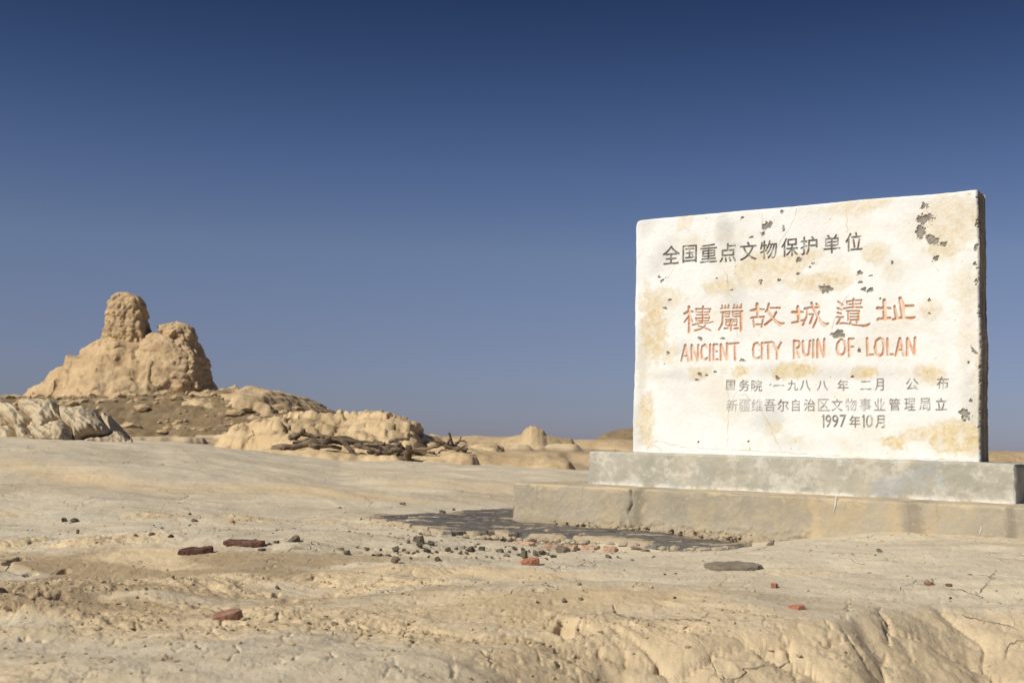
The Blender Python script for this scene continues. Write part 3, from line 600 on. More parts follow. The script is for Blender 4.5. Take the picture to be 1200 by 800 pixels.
# sides: strips from the front outline back to the rear face
def side_strips():
    V, Qs, k = [], [], 0
    loops = [W3[:, -1], W3[::-1, 0], W3[-1, ::-1], ]
    for li, lp in enumerate(loops):
        lp = lp[::2] if (len(lp)-1) % 2 == 0 else np.concatenate([lp[::2], lp[-1:]])
        ns = 26; dd = np.linspace(0, TS, ns); rows = []
        for j, d in enumerate(dd):
            r_ = lp.copy(); r_[:, 0] -= NN[0]*d; r_[:, 1] -= NN[1]*d
            amp = 1 if 0 < j else 0
            h = amp*(.005*fbm2(r_[:, 2]*2+li, r_[:, 0]*2+d*20, 3, 560)+.0025*fbm2(r_[:, 2]*14+r_[:, 0]*9, d*60+li, 4, 561)+(.003*np.sin(d*95+1.5*np.sin(r_[:, 2]*3)) if li == 0 else 0))
            if li < 2: sg = 1 if li == 0 else -1; r_[:, 0] += U[0]*h*sg; r_[:, 1] += U[1]*h*sg
            else: r_[:, 2] += h*.5
            rows.append(r_)
        A_ = np.array(rows); V.append(A_.reshape(-1, 3)); g = gridq(ns, len(lp)); Qs.append(g[:, ::-1]+k if li != 9 else g+k); k += A_.shape[0]*A_.shape[1]
    # rear face
    a = np.linspace(0, WID, 60); b = np.linspace(0, HS, 44); A2, B2 = np.meshgrid(a, b)
    v = to_world(A2.ravel(), np.full(A2.size, -TS), 0); v[:, 2] = B2.ravel()+ZS; V.append(v); Qs.append(gridq(44, 60)[:, ::-1]+k)
    return np.concatenate(V), np.concatenate(Qs)
eV, eQ = side_strips()
slab = link('slab', submesh('slab', qk < 0, [SLAB, sc_.m], eV, eQ), None, mon)
MEAN = {'large': 'large carved character filled with faded red paint', 'letter': 'carved capital letter filled with faded red paint', 'medium': 'dark carved character of the top line', 'small': 'small dark carved character of the lower lines'}
for i, (ch, size) in enumerate(chars):
    mk = qk == i
    if mk.sum() < 3: continue
    link('carved_character' if size != 'letter' else 'carved_letter', submesh('carved', mk, [SLAB]), None, slab, label=MEAN[size]+', reading '+ch)
print('slab', time.time()-T0)

# plinths: a box whose front, ends and top are fine grids pushed about by noise
def plinth(name, u0, u1, n0, n1, z0, z1, mat, st, hf, hole=None):
    V, Qs, At, k = [], [], [], 0
    rr_ = .010
    def add(fn, na, nb, flip=False):
        nonlocal k
        a = np.linspace(0, 1, na); b = np.linspace(0, 1, nb); A_, B_ = np.meshgrid(a, b); p = fn(A_.ravel(), B_.ravel())
        V.append(p); g = gridq(nb, na); Qs.append((g[:, ::-1] if flip else g)+k); k += len(p)
    def rim_(d): return -rr_*np.maximum(0, 1-d/rr_)**2
    Wd = u1-u0; Dp = n1-n0; Hh = z1-z0
    def jit(u, n, z, s):
        w1 = .007*noise2(u*2.3+s, z*2+n*3, 600)+.004*noise2(u*14+s, z*14+n*14, 601); return w1
    def front(a, b):
        u = u0+a*Wd; z = z0+b*Hh; d = np.minimum(np.minimum(a, 1-a)*Wd, (1-b)*Hh)
        er = .6*np.maximum(0, noise2(u*7, z*7, 603))+.4
        h = hf(u, z)+rim_(d/er)*er*1.2; zz = z-.008*np.exp(-(1-b)*Hh/.01)*(.4+np.maximum(-.3, fbm2(u*9, u*0, 4, 604)))
        uu_ = u+np.where(a < .5, 1, -1)*.007*np.exp(-np.minimum(a, 1-a)*Wd/.008)*(.4+fbm2(z*12, z*0, 3, 605))
        p = to_world(uu_, n1+h, 0); p[:, 2] = zz; return p
    def top(a, b):
        u = u0+a*Wd; n = n1-b*Dp; d = np.minimum(np.minimum(a, 1-a)*Wd, np.minimum(b, 1-b)*Dp)
        wt = 1-np.exp(-b*Dp/.012); z = z1+wt*.003*fbm2(u*8, n*8, 4, 606)-.008*np.exp(-d/.01)*(.4+np.maximum(-.3, fbm2(u*9, u*0, 4, 604)))+wt*.002*fbm2(u*50, n*50, 3, 608)
        er = .6*np.maximum(0, noise2(u*7, z1*7+u*0, 603))+.4; uu2 = u+np.where(a < .5, 1, -1)*.007*np.exp(-np.minimum(a, 1-a)*Wd/.008)*.5*np.exp(-b*Dp/.01)
        nn_ = n+(hf(u, u*0+z1)-rr_*er*1.2)*np.exp(-b*Dp/.02); u = uu2; p = to_world(u, nn_, 0); p[:, 2] = z; return p
    def end(sg):
        def f(a, b):
            n = n1-a*Dp if sg < 0 else n1-a*Dp; z = z0+b*Hh; d = np.minimum(np.minimum(a, 1-a)*Dp, (1-b)*Hh)
            h = .008*fbm2(n*9, z*9, 5, 610+sg)+rim_(d)
            p = to_world((u0 if sg < 0 else u1)+sg*h, n, 0); p[:, 2] = z-.008*np.exp(-(1-b)*Hh/.01)*.4; return p
        return f
    add(front, int(Wd/.0048), int(Hh/.0048)); add(top, int(Wd/.014), int(Dp/.014)); add(end(-1), int(Dp/.012), int(Hh/.012), True); add(end(1), int(Dp/.012), int(Hh/.012), False)
    add(lambda a, b: np.concatenate([to_world(u0+a*Wd, np.full(a.shape, n0), 0)[:, :2], (z0+b*Hh)[:, None]], 1), 20, 6, True)
    return link(name, mesh_from(name, np.concatenate(V), np.concatenate(Qs), True), mat, mon)
def hf_up(u, z):
    return .003*fbm2(u*3, z*6, 3, 620)+.0022*fbm2(u*26, z*26, 5, 621, .6)-.0015*ss(.25, .45, fbm2(u*12, z*12, 4, 622))
def hf_low(u, z):
    z0 = 0.0; low = ss(.10, .0, z+.02*noise2(u*9, u*0, 634))*ss(.0, .5, u+.15)
    cx = .235+.02*noise2(z*14, z*0, 632); crack = -.012*np.exp(-((u-cx)/.005)**2)*(.35+.65*ss(-.3, .2, noise2(z*20, z*0+3, 638)))-.006*ss(.02, .0, np.abs(u-cx-.03)-.03)
    return .004*fbm2(u*2.5, z*5, 3, 630)+.0016*fbm2(u*30, z*30, 5, 631, .6)+crack+low*(.026*fbm2(u*22, z*30, 5, 635, .6)+.012)+.0016*ss(.1, .4, fbm2(u*6, z*7, 6, 636, .65))
def conc(name, base1, base2, dirt, white, wamt, damt):
    m = M(name, .9, .2)
    a = m.noise(3.2, 8, .66, .1); b = m.noise(11, 9, .72, .1); c0 = m.noise(70, 6, .7); v = m.noise(3.2, 8, .62, .6, stretch=(1.6, 1.6, 1.0))
    c = m.mix(m.rng(a, .35, .65), base1, base2)
    c = m.mix(m.math('MULTIPLY', m.rng(b, .50-.06*wamt, .62), wamt), c, white)
    c = m.mix(m.math('MULTIPLY', m.rng(v, .46, .72), damt), c, dirt)
    c = m.mix(m.math('MULTIPLY', m.rng(c0, .55, .75), .3), c, (.30, .28, .23))
    return m, c, a, b, c0
m, c, a, b, c0 = conc('pale_concrete', (.36, .35, .295), (.46, .44, .37), (.54, .46, .34), (.62, .60, .54), .75, .35)
zz = m.N.new('ShaderNodeSeparateXYZ'); m.L.new(m.co, zz.inputs[0])
low = m.rng(zz.outputs[2], CZ-.185, CZ-.215); c = m.mix(m.math('MULTIPLY', low, m.rng(b, .4, .55)), c, (.74, .73, .68))
blu = m.noise(4.5, 6, .6, .2); c = m.mix(m.math('MULTIPLY', m.rng(blu, .55, .66), .55), c, (.36, .39, .42))
red = m.noise(21, 3, .5); c = m.mix(m.math('MULTIPLY', m.rng(red, .72, .76), .6), c, (.50, .28, .20))
m.color(c); m.bump(b, .006, .6); m.bump(c0, .0022, .9); UPM = m.m
m, c, a, b, c0 = conc('grey_concrete', (.345, .31, .245), (.43, .385, .30), (.50, .395, .24), (.49, .41, .275), .45, .6)
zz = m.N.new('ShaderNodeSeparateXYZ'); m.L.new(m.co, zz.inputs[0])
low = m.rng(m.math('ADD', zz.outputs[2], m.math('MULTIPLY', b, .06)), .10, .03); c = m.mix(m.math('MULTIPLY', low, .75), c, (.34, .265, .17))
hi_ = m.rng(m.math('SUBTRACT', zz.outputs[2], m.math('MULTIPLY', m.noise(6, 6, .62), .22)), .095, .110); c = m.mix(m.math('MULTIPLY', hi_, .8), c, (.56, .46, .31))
def uband(px, wd):
    u_ = float(plane_uv(px, 600, .45)[0]); dn_ = m.N.new('ShaderNodeVectorMath'); dn_.operation = 'DOT_PRODUCT'; m.L.new(m.co, dn_.inputs[0]); dn_.inputs[1].default_value = (U[0], U[1], 0)
    off = m.math('ABSOLUTE', m.math('SUBTRACT', m.math('ADD', dn_.outputs['Value'], m.math('MULTIPLY', m.math('SUBTRACT', b, .5), .12)), u_+float(P1@U)), 0)
    return m.rng(off, wd, wd*.15)
c = m.mix(m.math('MULTIPLY', uband(746, .05), .6), c, (.20, .175, .125)); c = m.mix(m.math('MULTIPLY', uband(1070, .06), .5), c, (.21, .18, .14)); c = m.mix(m.math('MULTIPLY', uband(955, .03), .5), c, (.58, .45, .27)); c = m.mix(m.math('MULTIPLY', uband(1048, .05), .45), c, (.54, .42, .26))
dk = m.noise(2.1, 6, .6, 0, stretch=(3, 3, .3)); c = m.mix(m.math('MULTIPLY', m.rng(dk, .60, .68), .6), c, (.20, .175, .14))
sp = m.noise(34, 6, .7); c = m.mix(m.math('MULTIPLY', m.rng(sp, .58, .68), .55), c, (.56, .455, .29)); c = m.mix(m.math('MULTIPLY', m.rng(sp, .36, .28), .5), c, (.21, .185, .14))
m.color(c); m.bump(b, .008, .8); m.bump(c0, .003, .9); LOM = m.m
ZU = CZ-.210
plinth('upper_step', -.165, WID+.175, -TS-.17, .165, ZU-.004, CZ-.0445, UPM, 1, hf_up)
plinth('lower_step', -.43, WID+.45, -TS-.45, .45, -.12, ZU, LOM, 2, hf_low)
# two white scratch marks of lime on the lower step
def ribbon(pts, w0, n_, th=.0025):
    V, q = [], []
    for i, (u, z) in enumerate(pts):
        for s, dn in ((-1, 0), (0, th), (1, 0)): V.append(to_world(np.array([u+s*w0*(.4+.6*sin(pi*i/(len(pts)-1)))]), n_+dn, 0)[0]*np.array([1, 1, 0])+np.array([0, 0, z]))
    for i in range(len(pts)-1):
        for s in (0, 1): a = i*3+s; q.append((a, a+1, a+4, a+3))
    return np.array(V), np.array(q)
LIME = simple('lime_mark', (.70, .69, .65), (.78, .77, .74), 60)
for pl in ([(979.5,579),(980,585),(979,592),(977,600)], [(1150,616),(1149.5,621),(1147.5,627)]):
    q = [plane_uv(x, y, .45) for x, y in pl]; q = [(a_, z_) for a_, z_ in q]
    nmax = max(float(hf_low(np.array([a_]), np.array([z_]))[0]) for a_, z_ in q)
    v, f_ = ribbon(q, .0035, .45+nmax+.001); link('lime_mark', mesh_from('lime_mark', v, f_), LIME, mon)
print('monument', time.time()-T0)

# ------------------------------------------------------------------ rocks
_ico = {}
def ico(n):
    if n not in _ico:
        b = bmesh.new(); bmesh.ops.create_icosphere(b, subdivisions=n, radius=1); b.verts.ensure_lookup_table()
        _ico[n] = (np.array([v.co[:] for v in b.verts]), np.array([[v.index for v in f.verts] for f in b.faces])); b.free()
    return _ico[n]
def rock_mesh(seed, dims, sub=3, cuts=12, rough=.06, flat=.75, name='stone', nscale=1.6):
    rg = np.random.default_rng(seed); V, Fc = ico(sub); V = V.copy()
    for _ in range(cuts):
        n = rg.normal(size=3); n /= np.linalg.norm(n); d = rg.uniform(.42, .84); k = V@n-d; V -= np.maximum(k, 0)[:, None]*n
    V += V*(rough*fbm3(V[:, 0]*nscale+seed, V[:, 1]*nscale, V[:, 2]*nscale, 4, seed)*2)[:, None]
    V = V/np.abs(V).max(0)*np.array(dims)/2
    return mesh_from(name, V, None, None if False else (sub >= 4), None, Fc)
def smoothish(me):
    me.polygons.foreach_set('use_smooth', np.ones(len(me.polygons), bool)); return me
def put_rock(name, px, py, wpx, hpx, mat, seed, label, cat='stone', group=None, depth=.8, sub=3, cuts=12, rz=0, tilt=(0, 0), sink=.25, rough=.06, hmul=1.0):
    p = hit(px, py+hpx*.42); D = float(np.linalg.norm(p)); s = D/F
    wd = wpx*s; ht = hpx*s*hmul; dp = wd*depth
    me = rock_mesh(seed, (wd, dp, ht*1.25), sub, cuts, rough)
    z = float(ground(np.array([p[0]]), np.array([p[1]+dp*.3]))[0])
    o = link(name, me, mat, loc=(p[0], p[1]+dp*.3, z+ht*1.25*(.5-sink)), rot=(tilt[0], tilt[1], rz), label=label, cat=cat, group=group)
    return o
# elongated shards: extruded irregular outline
def shard_mesh(name, outline, th, seed, bev=.2, n_sub=5):
    """outline: list of (x, y) metres; rings from bottom to top with chamfered edges"""
    rg = np.random.default_rng(seed); pts = []
    for (x0, y0), (x1, y1) in zip(outline, outline[1:]+outline[:1]):
        for k in range(n_sub): t = k/n_sub; pts.append((x0+(x1-x0)*t, y0+(y1-y0)*t))
    pts = np.array(pts); c = pts.mean(0); rows = []; prof = [(0, .90), (.12, .98), (.35, 1.0), (.6, 1.0), (.82, .985), (.95, .95), (1, .86), (1.0, .6), (.99, .3)]
    for k, (h, s) in enumerate(prof):
        p = c+(pts-c)*s; r_ = np.stack([p[:, 0], p[:, 1], np.full(len(p), (h-.5)*th)], 1)
        f = fbm2(p[:, 0]*40+seed, p[:, 1]*40, 4, seed)
        r_[:, 2] += th*.16*f*(h > .3)+th*.10*noise2(p[:, 0]*14, p[:, 1]*14, seed+3)
        e = .035*noise2(np.arange(len(p))*.9, np.full(len(p), h*3.+seed), seed+5)+.03*noise2(np.full(len(p), 1.)*0+np.arange(len(p))*.4, np.full(len(p), h*9.), seed+7)
        r_[:, :2] = c+(r_[:, :2]-c)*(1+e[:, None]); rows.append(r_)
    V = np.concatenate(rows); n = len(pts); Qs = []
    for k in range(len(prof)-1):
        for i in range(n): a = k*n+i; b = k*n+(i+1) % n; Qs.append((a, b, b+n, a+n))
    V = np.concatenate([V, [[c[0], c[1], th*.48]], [[c[0], c[1], -th*.5]]]); t = len(V)-2; Ts = [((len(prof)-1)*n+i, (len(prof)-1)*n+(i+1) % n, t) for i in range(n)]+[((i+1) % n, i, t+1) for i in range(n)]
    return mesh_from(name, V, Qs, False, None, Ts)
def put_shard(name, px, py, outline_px, th_px, mat, seed, label, cat, rz=0, tilt=(0, 0), lift=.35):
    p = hit(px, py+th_px*.3); s = float(np.linalg.norm(p))/F
    me = shard_mesh(name, [(x*s, y*s) for x, y in outline_px], th_px*s, seed)
    z = float(ground(np.array([p[0]]), np.array([p[1]]))[0])
    return link(name, me, mat, loc=(p[0], p[1], z+th_px*s*lift), rot=(tilt[0], tilt[1], rz), label=label, cat=cat)
put_shard('wood_fragment', 229.5, 646, [(-19,-7),(-8,-9),(8,-8),(18,-4),(19,3),(10,7),(-6,8),(-18,4)], 7.5, REDSTONE, 3, 'dark reddish brown elongated fragment lying flat, left one of the pair', 'fragment', rz=.10, tilt=(.10, -.10))
put_shard('wood_fragment', 286, 636, [(-23,-4),(-10,-7),(10,-8),(22,-5),(24,0),(14,6),(-8,7),(-20,5)], 6.0, REDSTONE, 4, 'long thin dark red fragment, right one of the pair near the gravel', 'fragment', rz=-.03, tilt=(.08, 0))
put_shard('wood_fragment', 266, 722, [(-17,-9),(-4,-11),(10,-9),(17,-3),(16,8),(4,11),(-9,9),(-16,3)], 10, PINKSTONE, 5, 'pinkish brown faceted fragment alone on bare clay in the left foreground', 'fragment', rz=.35, tilt=(.12, -.20))
put_shard('flat_stone', 858, 663.5, [(-33,-10),(-20,-22),(5,-24),(24,-20),(33,-8),(30,10),(10,20),(-15,18),(-31,8)], 6.0, GREYSTONE, 6, 'large flat grey brown slab stone lying on clay in front of the plinth', 'stone', rz=.05, tilt=(.06, -.02))
put_shard('brick_fragment', 621, 659, [(-11,-6),(0,-8),(10,-6),(12,4),(2,7),(-10,6)], 8, ORANGE, 7, 'bright orange red broken brick beside the dark gravel', 'brick', rz=.2, tilt=(.1, -.15))
put_shard('brick_fragment', 933, 711, [(-10,-5),(0,-8),(9,-4),(10,5),(-2,8),(-10,4)], 5, PINKBRICK if False else ORANGE, 8, 'orange brick flake sunk in clay in the right foreground', 'brick', rz=.1, tilt=(0, -.08), lift=.2)
put_shard('brick_fragment', 907, 686, [(-4,-4),(1,-5),(4,-2),(4,3),(-3,4)], 5, ORANGE, 9, 'tiny orange brick crumb just below the flat grey stone', 'brick')
put_shard('brick_fragment', 1088, 683, [(-6,-4),(0,-5),(5,-3),(6,3),(-4,4)], 2.6, ORANGE, 10, 'thin reddish brick flake, left one of the two at the right', 'brick')
put_shard('brick_fragment', 1112, 685.5, [(-3.5,-3),(1,-4),(3.5,-1),(3,3),(-3,3)], 2.8, REDSTONE, 11, 'dark red brick crumb, right one of the two at the right', 'brick')
put_shard('brick_fragment', 272, 611, [(-2.5,-2),(1,-3),(2.5,0),(0,3)], 3, ORANGE, 12, 'tiny orange brick crumb on pale clay beyond the long dark fragments', 'brick')
BIG = [(490.7,631.7,15,11,'largest dark slag stone, angular, against the front edge of the tar'),(492,639,11,7.5,'dark stone just in front of the largest slag stone'),(478,633.6,6,7,'small dark stone left of the largest slag stone'),(504,636.5,11,5.5,'low dark stone right of the largest slag stone'),
 (463.8,642.7,10.5,8,'dark upright stone in the left part of the gravel'),(462.7,656.8,14,8.5,'brownish grey stone nearest the viewer at the left of the gravel'),(513.6,655,9.5,6.5,'single dark block in front of the middle of the gravel'),
 (615.3,650,10.5,12,'dark pointed stone behind the orange brick'),(659.8,643.5,20,9.5,'broad grey slag lump right of the gravel, below the plinth corner'),(346,631.8,20,8,'flat cluster-like dark lump at the left, alone beyond the gravel'),
 (713,651.7,9,4.2,'small black stone on clay right of the broad grey lump'),(1031,645,7.5,4,'bluish black pebble on clay in front of the plinth, right of centre'),(841,631.7,9.5,5.5,'brown clod against the foot of the plinth above the flat stone'),
 (904,636,12,6.5,'dark clod at the foot of the plinth where the sand mound begins'),(407,647.8,12,5.5,'low dark stone at the left end of the gravel'),(228,609.6,9,4,'dark pebble far left beyond the reddish fragments'),(679,684,7,4,'small grey pebble, upper of two right of centre'),(680,701.7,7,4,'small grey pebble, lower of two right of centre'),
 (659.8,704,8,5,'grey pebble half sunk, left of the lower small pebble'),(472,590,9,3.4,'dark flat pebble on pale clay beyond the tar')]
for i, (x, y, w_, h_, lb) in enumerate(BIG):
    put_rock('dark_stone', x, y, w_, h_, GREYSTONE if i in (5, 8, 16, 17, 18) else DARKSTONE, 40+i, lb, 'stone', None, .8, 4 if w_ > 9 else 3, 14, rz=.7*sin(i*2.3), tilt=(.2*sin(i), .25*cos(i*1.7)), rough=.09)
SML = [(430,643,8,5),(523.7,643.8,8,6),(534.7,642.4,5,4),(543,641,7,5),(551,644,10.5,7),(547,648,7,4),(565,642.7,9.5,6),(586.4,644.6,13,5.5),(592.5,650.4,9.5,4.5),(603.5,642.7,9,4.5),(613,643.6,8,6),(627.7,648.6,8,7),(635,647.4,13,6.5),(642,649,6,4),
 (648.8,651.5,9,3.6),(641,655,4,2.4),(500,646,9,4),(473,644.6,6,4),(478,647.4,6,3.2),(489,646,7,4),(484,648.5,6,3),(511,646,5,3),(539,648,8,3.2),(545.7,652.9,4,4),(558,653.4,4,3),(481,653.7,4,3),(502,652,4,3),(576,652.9,6,3),(570,652,4,2.5),(442.6,650,12,3),
 (455,650,8,3),(437,650,5,3),(323.6,635.2,8,3),(398,642.2,9.5,4),(405,647,6,4),(305,644,9,2.8),(315,637,5,2.6),(222,602,4,3),(324.5,687.8,5.5,4.5),(203,677,5.5,4.5),(226,684.5,4.5,3),(302,737,4,3),(483.5,753,6,4),(459.5,762,6,3),(74,609.5,8,4.5),(85.5,610.4,10,4),
 (90,623,5,5),(177,626,7,4),(189,618.5,4,2.6),(199.5,629,8,3.2),(171,689.6,4.5,3.5),(518.8,599.4,10,4),(532,596.5,5,3),(540,600,5,2.6),(554,600.8,9,3.6),(571,600,6,2.6),(583,600,6,2.4),(398,594.5,5,2.2),(724,652.5,4.5,2.4),(741,656,7,2.4),(779,672.5,4,2),(792,671.5,5,2),
 (720,717,4,2.4),(762.5,627.8,6,4),(704,625.5,6.5,4),(734,625,9,5),(1114,700.3,4,2.2),(158,628,5,3),(147,690,4,3),(160,700,4,3),(214,646,4,2),(620,646,5,3),(597,646,5,3),(556,640,5,3),(529,647,4,2.5),(608,650,5,3),(466,648,4,3),(446,644,4,3),(418,641,4,2.4),(1026,650,3,1.6)]
def zone(x, y, w_):
    if y < 604 and x > 380: return 'beyond the tar sheet', 'small dark stone on pale clay beyond the tar sheet'
    if x > 700: return 'right of the orange brick', ('brown clod lying at the foot of the plinth' if y < 630 else 'small dark stone on smooth clay between the orange brick and the flat grey stone' if y < 660 else 'tiny dark chip in the clay of the right foreground')
    if x < 100: return 'far left', 'small dark stone at the far left, level with the long reddish fragments'
    if x < 350 and y < 630: return 'beyond the reddish fragments', 'small dark stone just beyond the two long reddish fragments'
    if x < 350 and y < 660: return 'between fragments and gravel', 'dark flake beside the long thin red fragment'
    if y > 660: return 'foreground', ('small dark stone in the left foreground above the pinkish fragment' if x < 350 and y < 700 else 'small dark stone low in the foreground')
    sz = 'larger ' if w_ >= 8 else 'tiny '
    if x < 470: return 'gravel, left end', sz+'dark stone at the left end of the gravel strip'
    if x < 560: return 'gravel, middle', sz+'dark stone in the middle of the gravel strip'
    return 'gravel, right end', sz+'dark stone at the right end of the gravel strip, near the orange brick'
for i, (x, y, w_, h_) in enumerate(SML):
    zg, zl = zone(x, y, w_)
    put_rock('dark_pebble', x, y, w_, h_, GREYSTONE if i % 5 == 3 else DARKSTONE, 140+i, zl, 'stone', 'small dark stones: '+zg, .7+.4*abs(sin(i*5.)), 3, 14, rz=i*1.1, tilt=(.2*sin(i), .2*cos(i)), rough=.10)
print('rocks', time.time()-T0)

# ------------------------------------------------------------------ tar sheet round the plinth
def hitxy(px, py): p = hit(px, py, lambda a, b: smooth_ground(a, b)); return p[0], p[1]
tar_px = [(424,612),(440,608),(470,609),(500,606),(520,607),(545,602.5),(570,601.5),(588,600.5),(603,600),(615,604),(640,608),(700,616),(800,627),(885,637),(872,641),(850,643.5),(815,644),(780,642),(750,640),(722,637.5),(700,636),(672,634),(650,633.5),(630,632.5),(610,630),(596,632),(580,628.5),(560,630),(545,629),(530,631.5),(515,629),(500,624),(488,622),(475,620.5),(462,617),(447,615)]
tp = np.array([hitxy(x, y) for x, y in tar_px])
# fray the outline
fr = []
for i in range(len(tp)):
    a_, b_ = tp[i], tp[(i+1) % len(tp)]; nseg = max(2, int(np.linalg.norm(b_-a_)/.012))
    for k in range(nseg): fr.append(a_+(b_-a_)*k/nseg)
fr = np.array(fr); dn = np.roll(fr, -1, 0)-np.roll(fr, 1, 0); dn = np.stack([dn[:, 1], -dn[:, 0]], 1); dn /= np.linalg.norm(dn, axis=1, keepdims=True)+1e-9
fr = fr+dn*(.018*fbm2(fr[:, 0]*14, fr[:, 1]*14, 4, 700)+.010*noise2(fr[:, 0]*60, fr[:, 1]*60, 701))[:, None]
def inside(X, Y, poly):
    c_ = np.zeros(X.shape, int)
    for (x0, y0), (x1, y1) in zip(poly, np.roll(poly, -1, 0)):
        if y0 == y1: continue
        c_ += ((y0 > Y) != (y1 > Y)) & (X < x0+(Y-y0)*(x1-x0)/(y1-y0))
    return c_ % 2 == 1
x0, x1, y0, y1 = fr[:, 0].min()-.03, fr[:, 0].max()+.03, fr[:, 1].min()-.03, fr[:, 1].max()+.03
TX, TY = np.meshgrid(np.arange(x0, x1, .008), np.arange(y0, y1, .008)); fl = (TX.ravel(), TY.ravel())
cl_ = np.append(fr, fr[:1], 0); dE = segdist(fl[0], fl[1], cl_[::2]); sdist = np.where(inside(fl[0], fl[1], fr), dE, -dE)
zt = .026
hgt = smooth_ground(*fl)+cliff(*fl)[0]+np.where(sdist > 0, zt*(1-.8*ss(.35, .75, uv_of(*fl)[0]))*ss(0, .010, sdist)+.004*fbm2(fl[0]*8, fl[1]*8, 4, 710)-.012*ss(.30, .5, fbm2(fl[0]*9, fl[1]*14, 4, 711))*ss(.05, .01, np.minimum(sdist, .3)*0+.0)+.0025*fbm2(fl[0]*50, fl[1]*50, 3, 712), -.05)
TQ = gridq(*TX.shape); keep = (sdist[TQ] > -.012).all(1)
ids, inv = np.unique(TQ[keep].ravel(), return_inverse=True)
sdn = ss(.25, .5, fbm2(fl[0]*5+2, fl[1]*11, 5, 715)+.55*np.exp(-np.maximum(sdist, 0)/.035)+.30*fbm2(fl[0]*22, fl[1]*22, 3, 716)+.14)
tm = M('tar', .7, .35)
ta = tm.noise(12, 8, .65, .3, stretch=(1, 2, 1)); tb = tm.noise(80, 6, .7)
c = tm.mix(tm.rng(ta, .4, .65), (.095, .090, .085), (.19, .172, .148)); c = tm.mix(tm.math('MULTIPLY', tm.rng(tb, .55, .7), .4), c, (.20, .18, .15))
c = tm.mix(tm.math('MULTIPLY', tm.rng(tm.math('ADD', tm.attr('sandy'), tm.math('MULTIPLY', tm.math('SUBTRACT', ta, .5), 1.)), .4, .8), .8), c, (.46, .37, .25))
tm.color(c); tm.bump(ta, .006, .7); tm.bump(tb, .002, .9)
tme = mesh_from('tar_sheet', np.stack([fl[0][ids], fl[1][ids], hgt[ids]], 1), inv.reshape(-1, 4), True, dict(sandy=sdn[ids]))
link('tar_sheet', tme, tm.m, label='broken black tar sheet lying on the clay around the left front of the plinth', cat='tar sheet')
# mortar lumps and pink bricks showing under the broken front edge
MORT = simple('mortar', (.50, .43, .32), (.62, .55, .43), 40, .95, .1, .003, (.42, .34, .24))
for i, (x, y, w_, h_) in enumerate([(582,632.5,18,6.5),(612,635.5,28,6),(648,637.5,24,4.5),(668,639.5,18,3.5),(692,640,20,4.5),(716,641.5,16,4),(436,616.5,11,7),(603,631,10,5)]):
    lb = ['pink brick end under the tar edge, leftmost of the row','broadest pink brick slab exposed in front of the tar edge','thin pink brick just right of the broadest one','narrow pink brick in the middle of the tar edge','pink brick half buried below the plinth front','last pink brick at the right end of the row','lone pink brick bit at the left tip of the tar','small pink brick crumb between the two leftmost bricks'][i]
    p = hit(x, y, lambda a, b: smooth_ground(a, b)); s = float(np.linalg.norm(p))/F
    o = link('brick', shard_mesh('brick', [(q[0]*w_*s, q[1]*.09) for q in ((-.5,-.4),(-.1,-.5),(.35,-.45),(.5,-.1),(.5,.5),(-.5,.5))], .045, 800+i), PINKBRICK, loc=(p[0], p[1]+.045, p[2]-.024), rot=(.03, 0, .1*sin(i*3)-.2), label=lb, cat='brick')
rg = np.random.default_rng(5)
front_px = [(440,616),(462,619),(480,622),(500,627),(515,631),(530,634),(545,632),(560,633),(600,634),(630,635.5),(660,637),(690,638.5),(720,640),(750,643),(780,645),(815,646.5),(850,646)]
fp = np.array([hitxy(x, y-1.5) for x, y in front_px])
mv, mt_, k0 = [], [], 0
IV, IF = ico(2)
for j in range(150):
    t = rg.uniform(0, len(fp)-1.001); i = int(t); p = fp[i]+(fp[i+1]-fp[i])*(t-i)+rg.normal(0, .010, 2); sz = rg.uniform(.006, .020)
    V = IV.copy()
    for _ in range(7):
        n = rg.normal(size=3); n /= np.linalg.norm(n); V -= np.maximum(V@n-rg.uniform(.5, .85), 0)[:, None]*n
    V = V*sz*np.array([rg.uniform(.8, 2.), 1, rg.uniform(.5, .9)]); V += np.array([p[0], p[1], float(smooth_ground(np.array(p[0]), np.array(p[1])))+sz*.35]); mv.append(V); mt_.append(IF+k0); k0 += len(V)
link('mortar_crumbs', mesh_from('mortar_crumbs', np.concatenate(mv), None, False, None, np.concatenate(mt_)), MORT, kind='stuff', label='crumbled pale mortar along the broken front edge of the tar sheet', cat='rubble')
# loose crumbs of clay over the rough parts
def crumbs(name, n, xr, yr, smin, smax, mat, label, maskfn, seed, dark=False):
    rg = np.random.default_rng(seed); X = rg.uniform(*xr, n*6); Y = yr[0]+(yr[1]-yr[0])*rg.uniform(0, 1, n*6)**1.3
    X = X*Y/yr[1]; m_ = rg.uniform(0, 1, n*6) < maskfn(X, Y); X, Y = X[m_][:n], Y[m_][:n]; Z = ground(X, Y); IV, IF = ico(1); mv, mt, k = [], [], 0
    for i in range(len(X)):
        sz = smin+(smax-smin)*rg.uniform()**3; V = IV*sz*np.array([rg.uniform(.7, 1.6), rg.uniform(.7, 1.3), rg.uniform(.4, .9)])*(1+.35*rg.normal(size=(len(IV), 1)).clip(-1, 1))
        V = V+np.array([X[i], Y[i], Z[i]+sz*.2]); mv.append(V); mt.append(IF+k); k += len(V)
    link(name, mesh_from(name, np.concatenate(mv), None, False, None, np.concatenate(mt)), mat, kind='stuff', label=label, cat='rubble')
crumbs('clay_crumbs', 5000, (-3.2, 3.0), (2.1, 6.6), .0012, .0065, CLOD, 'loose crumbs of pale clay over the broken ground', lambda x, y: .10+.90*rough_mask(x, y)**1.5, 3)
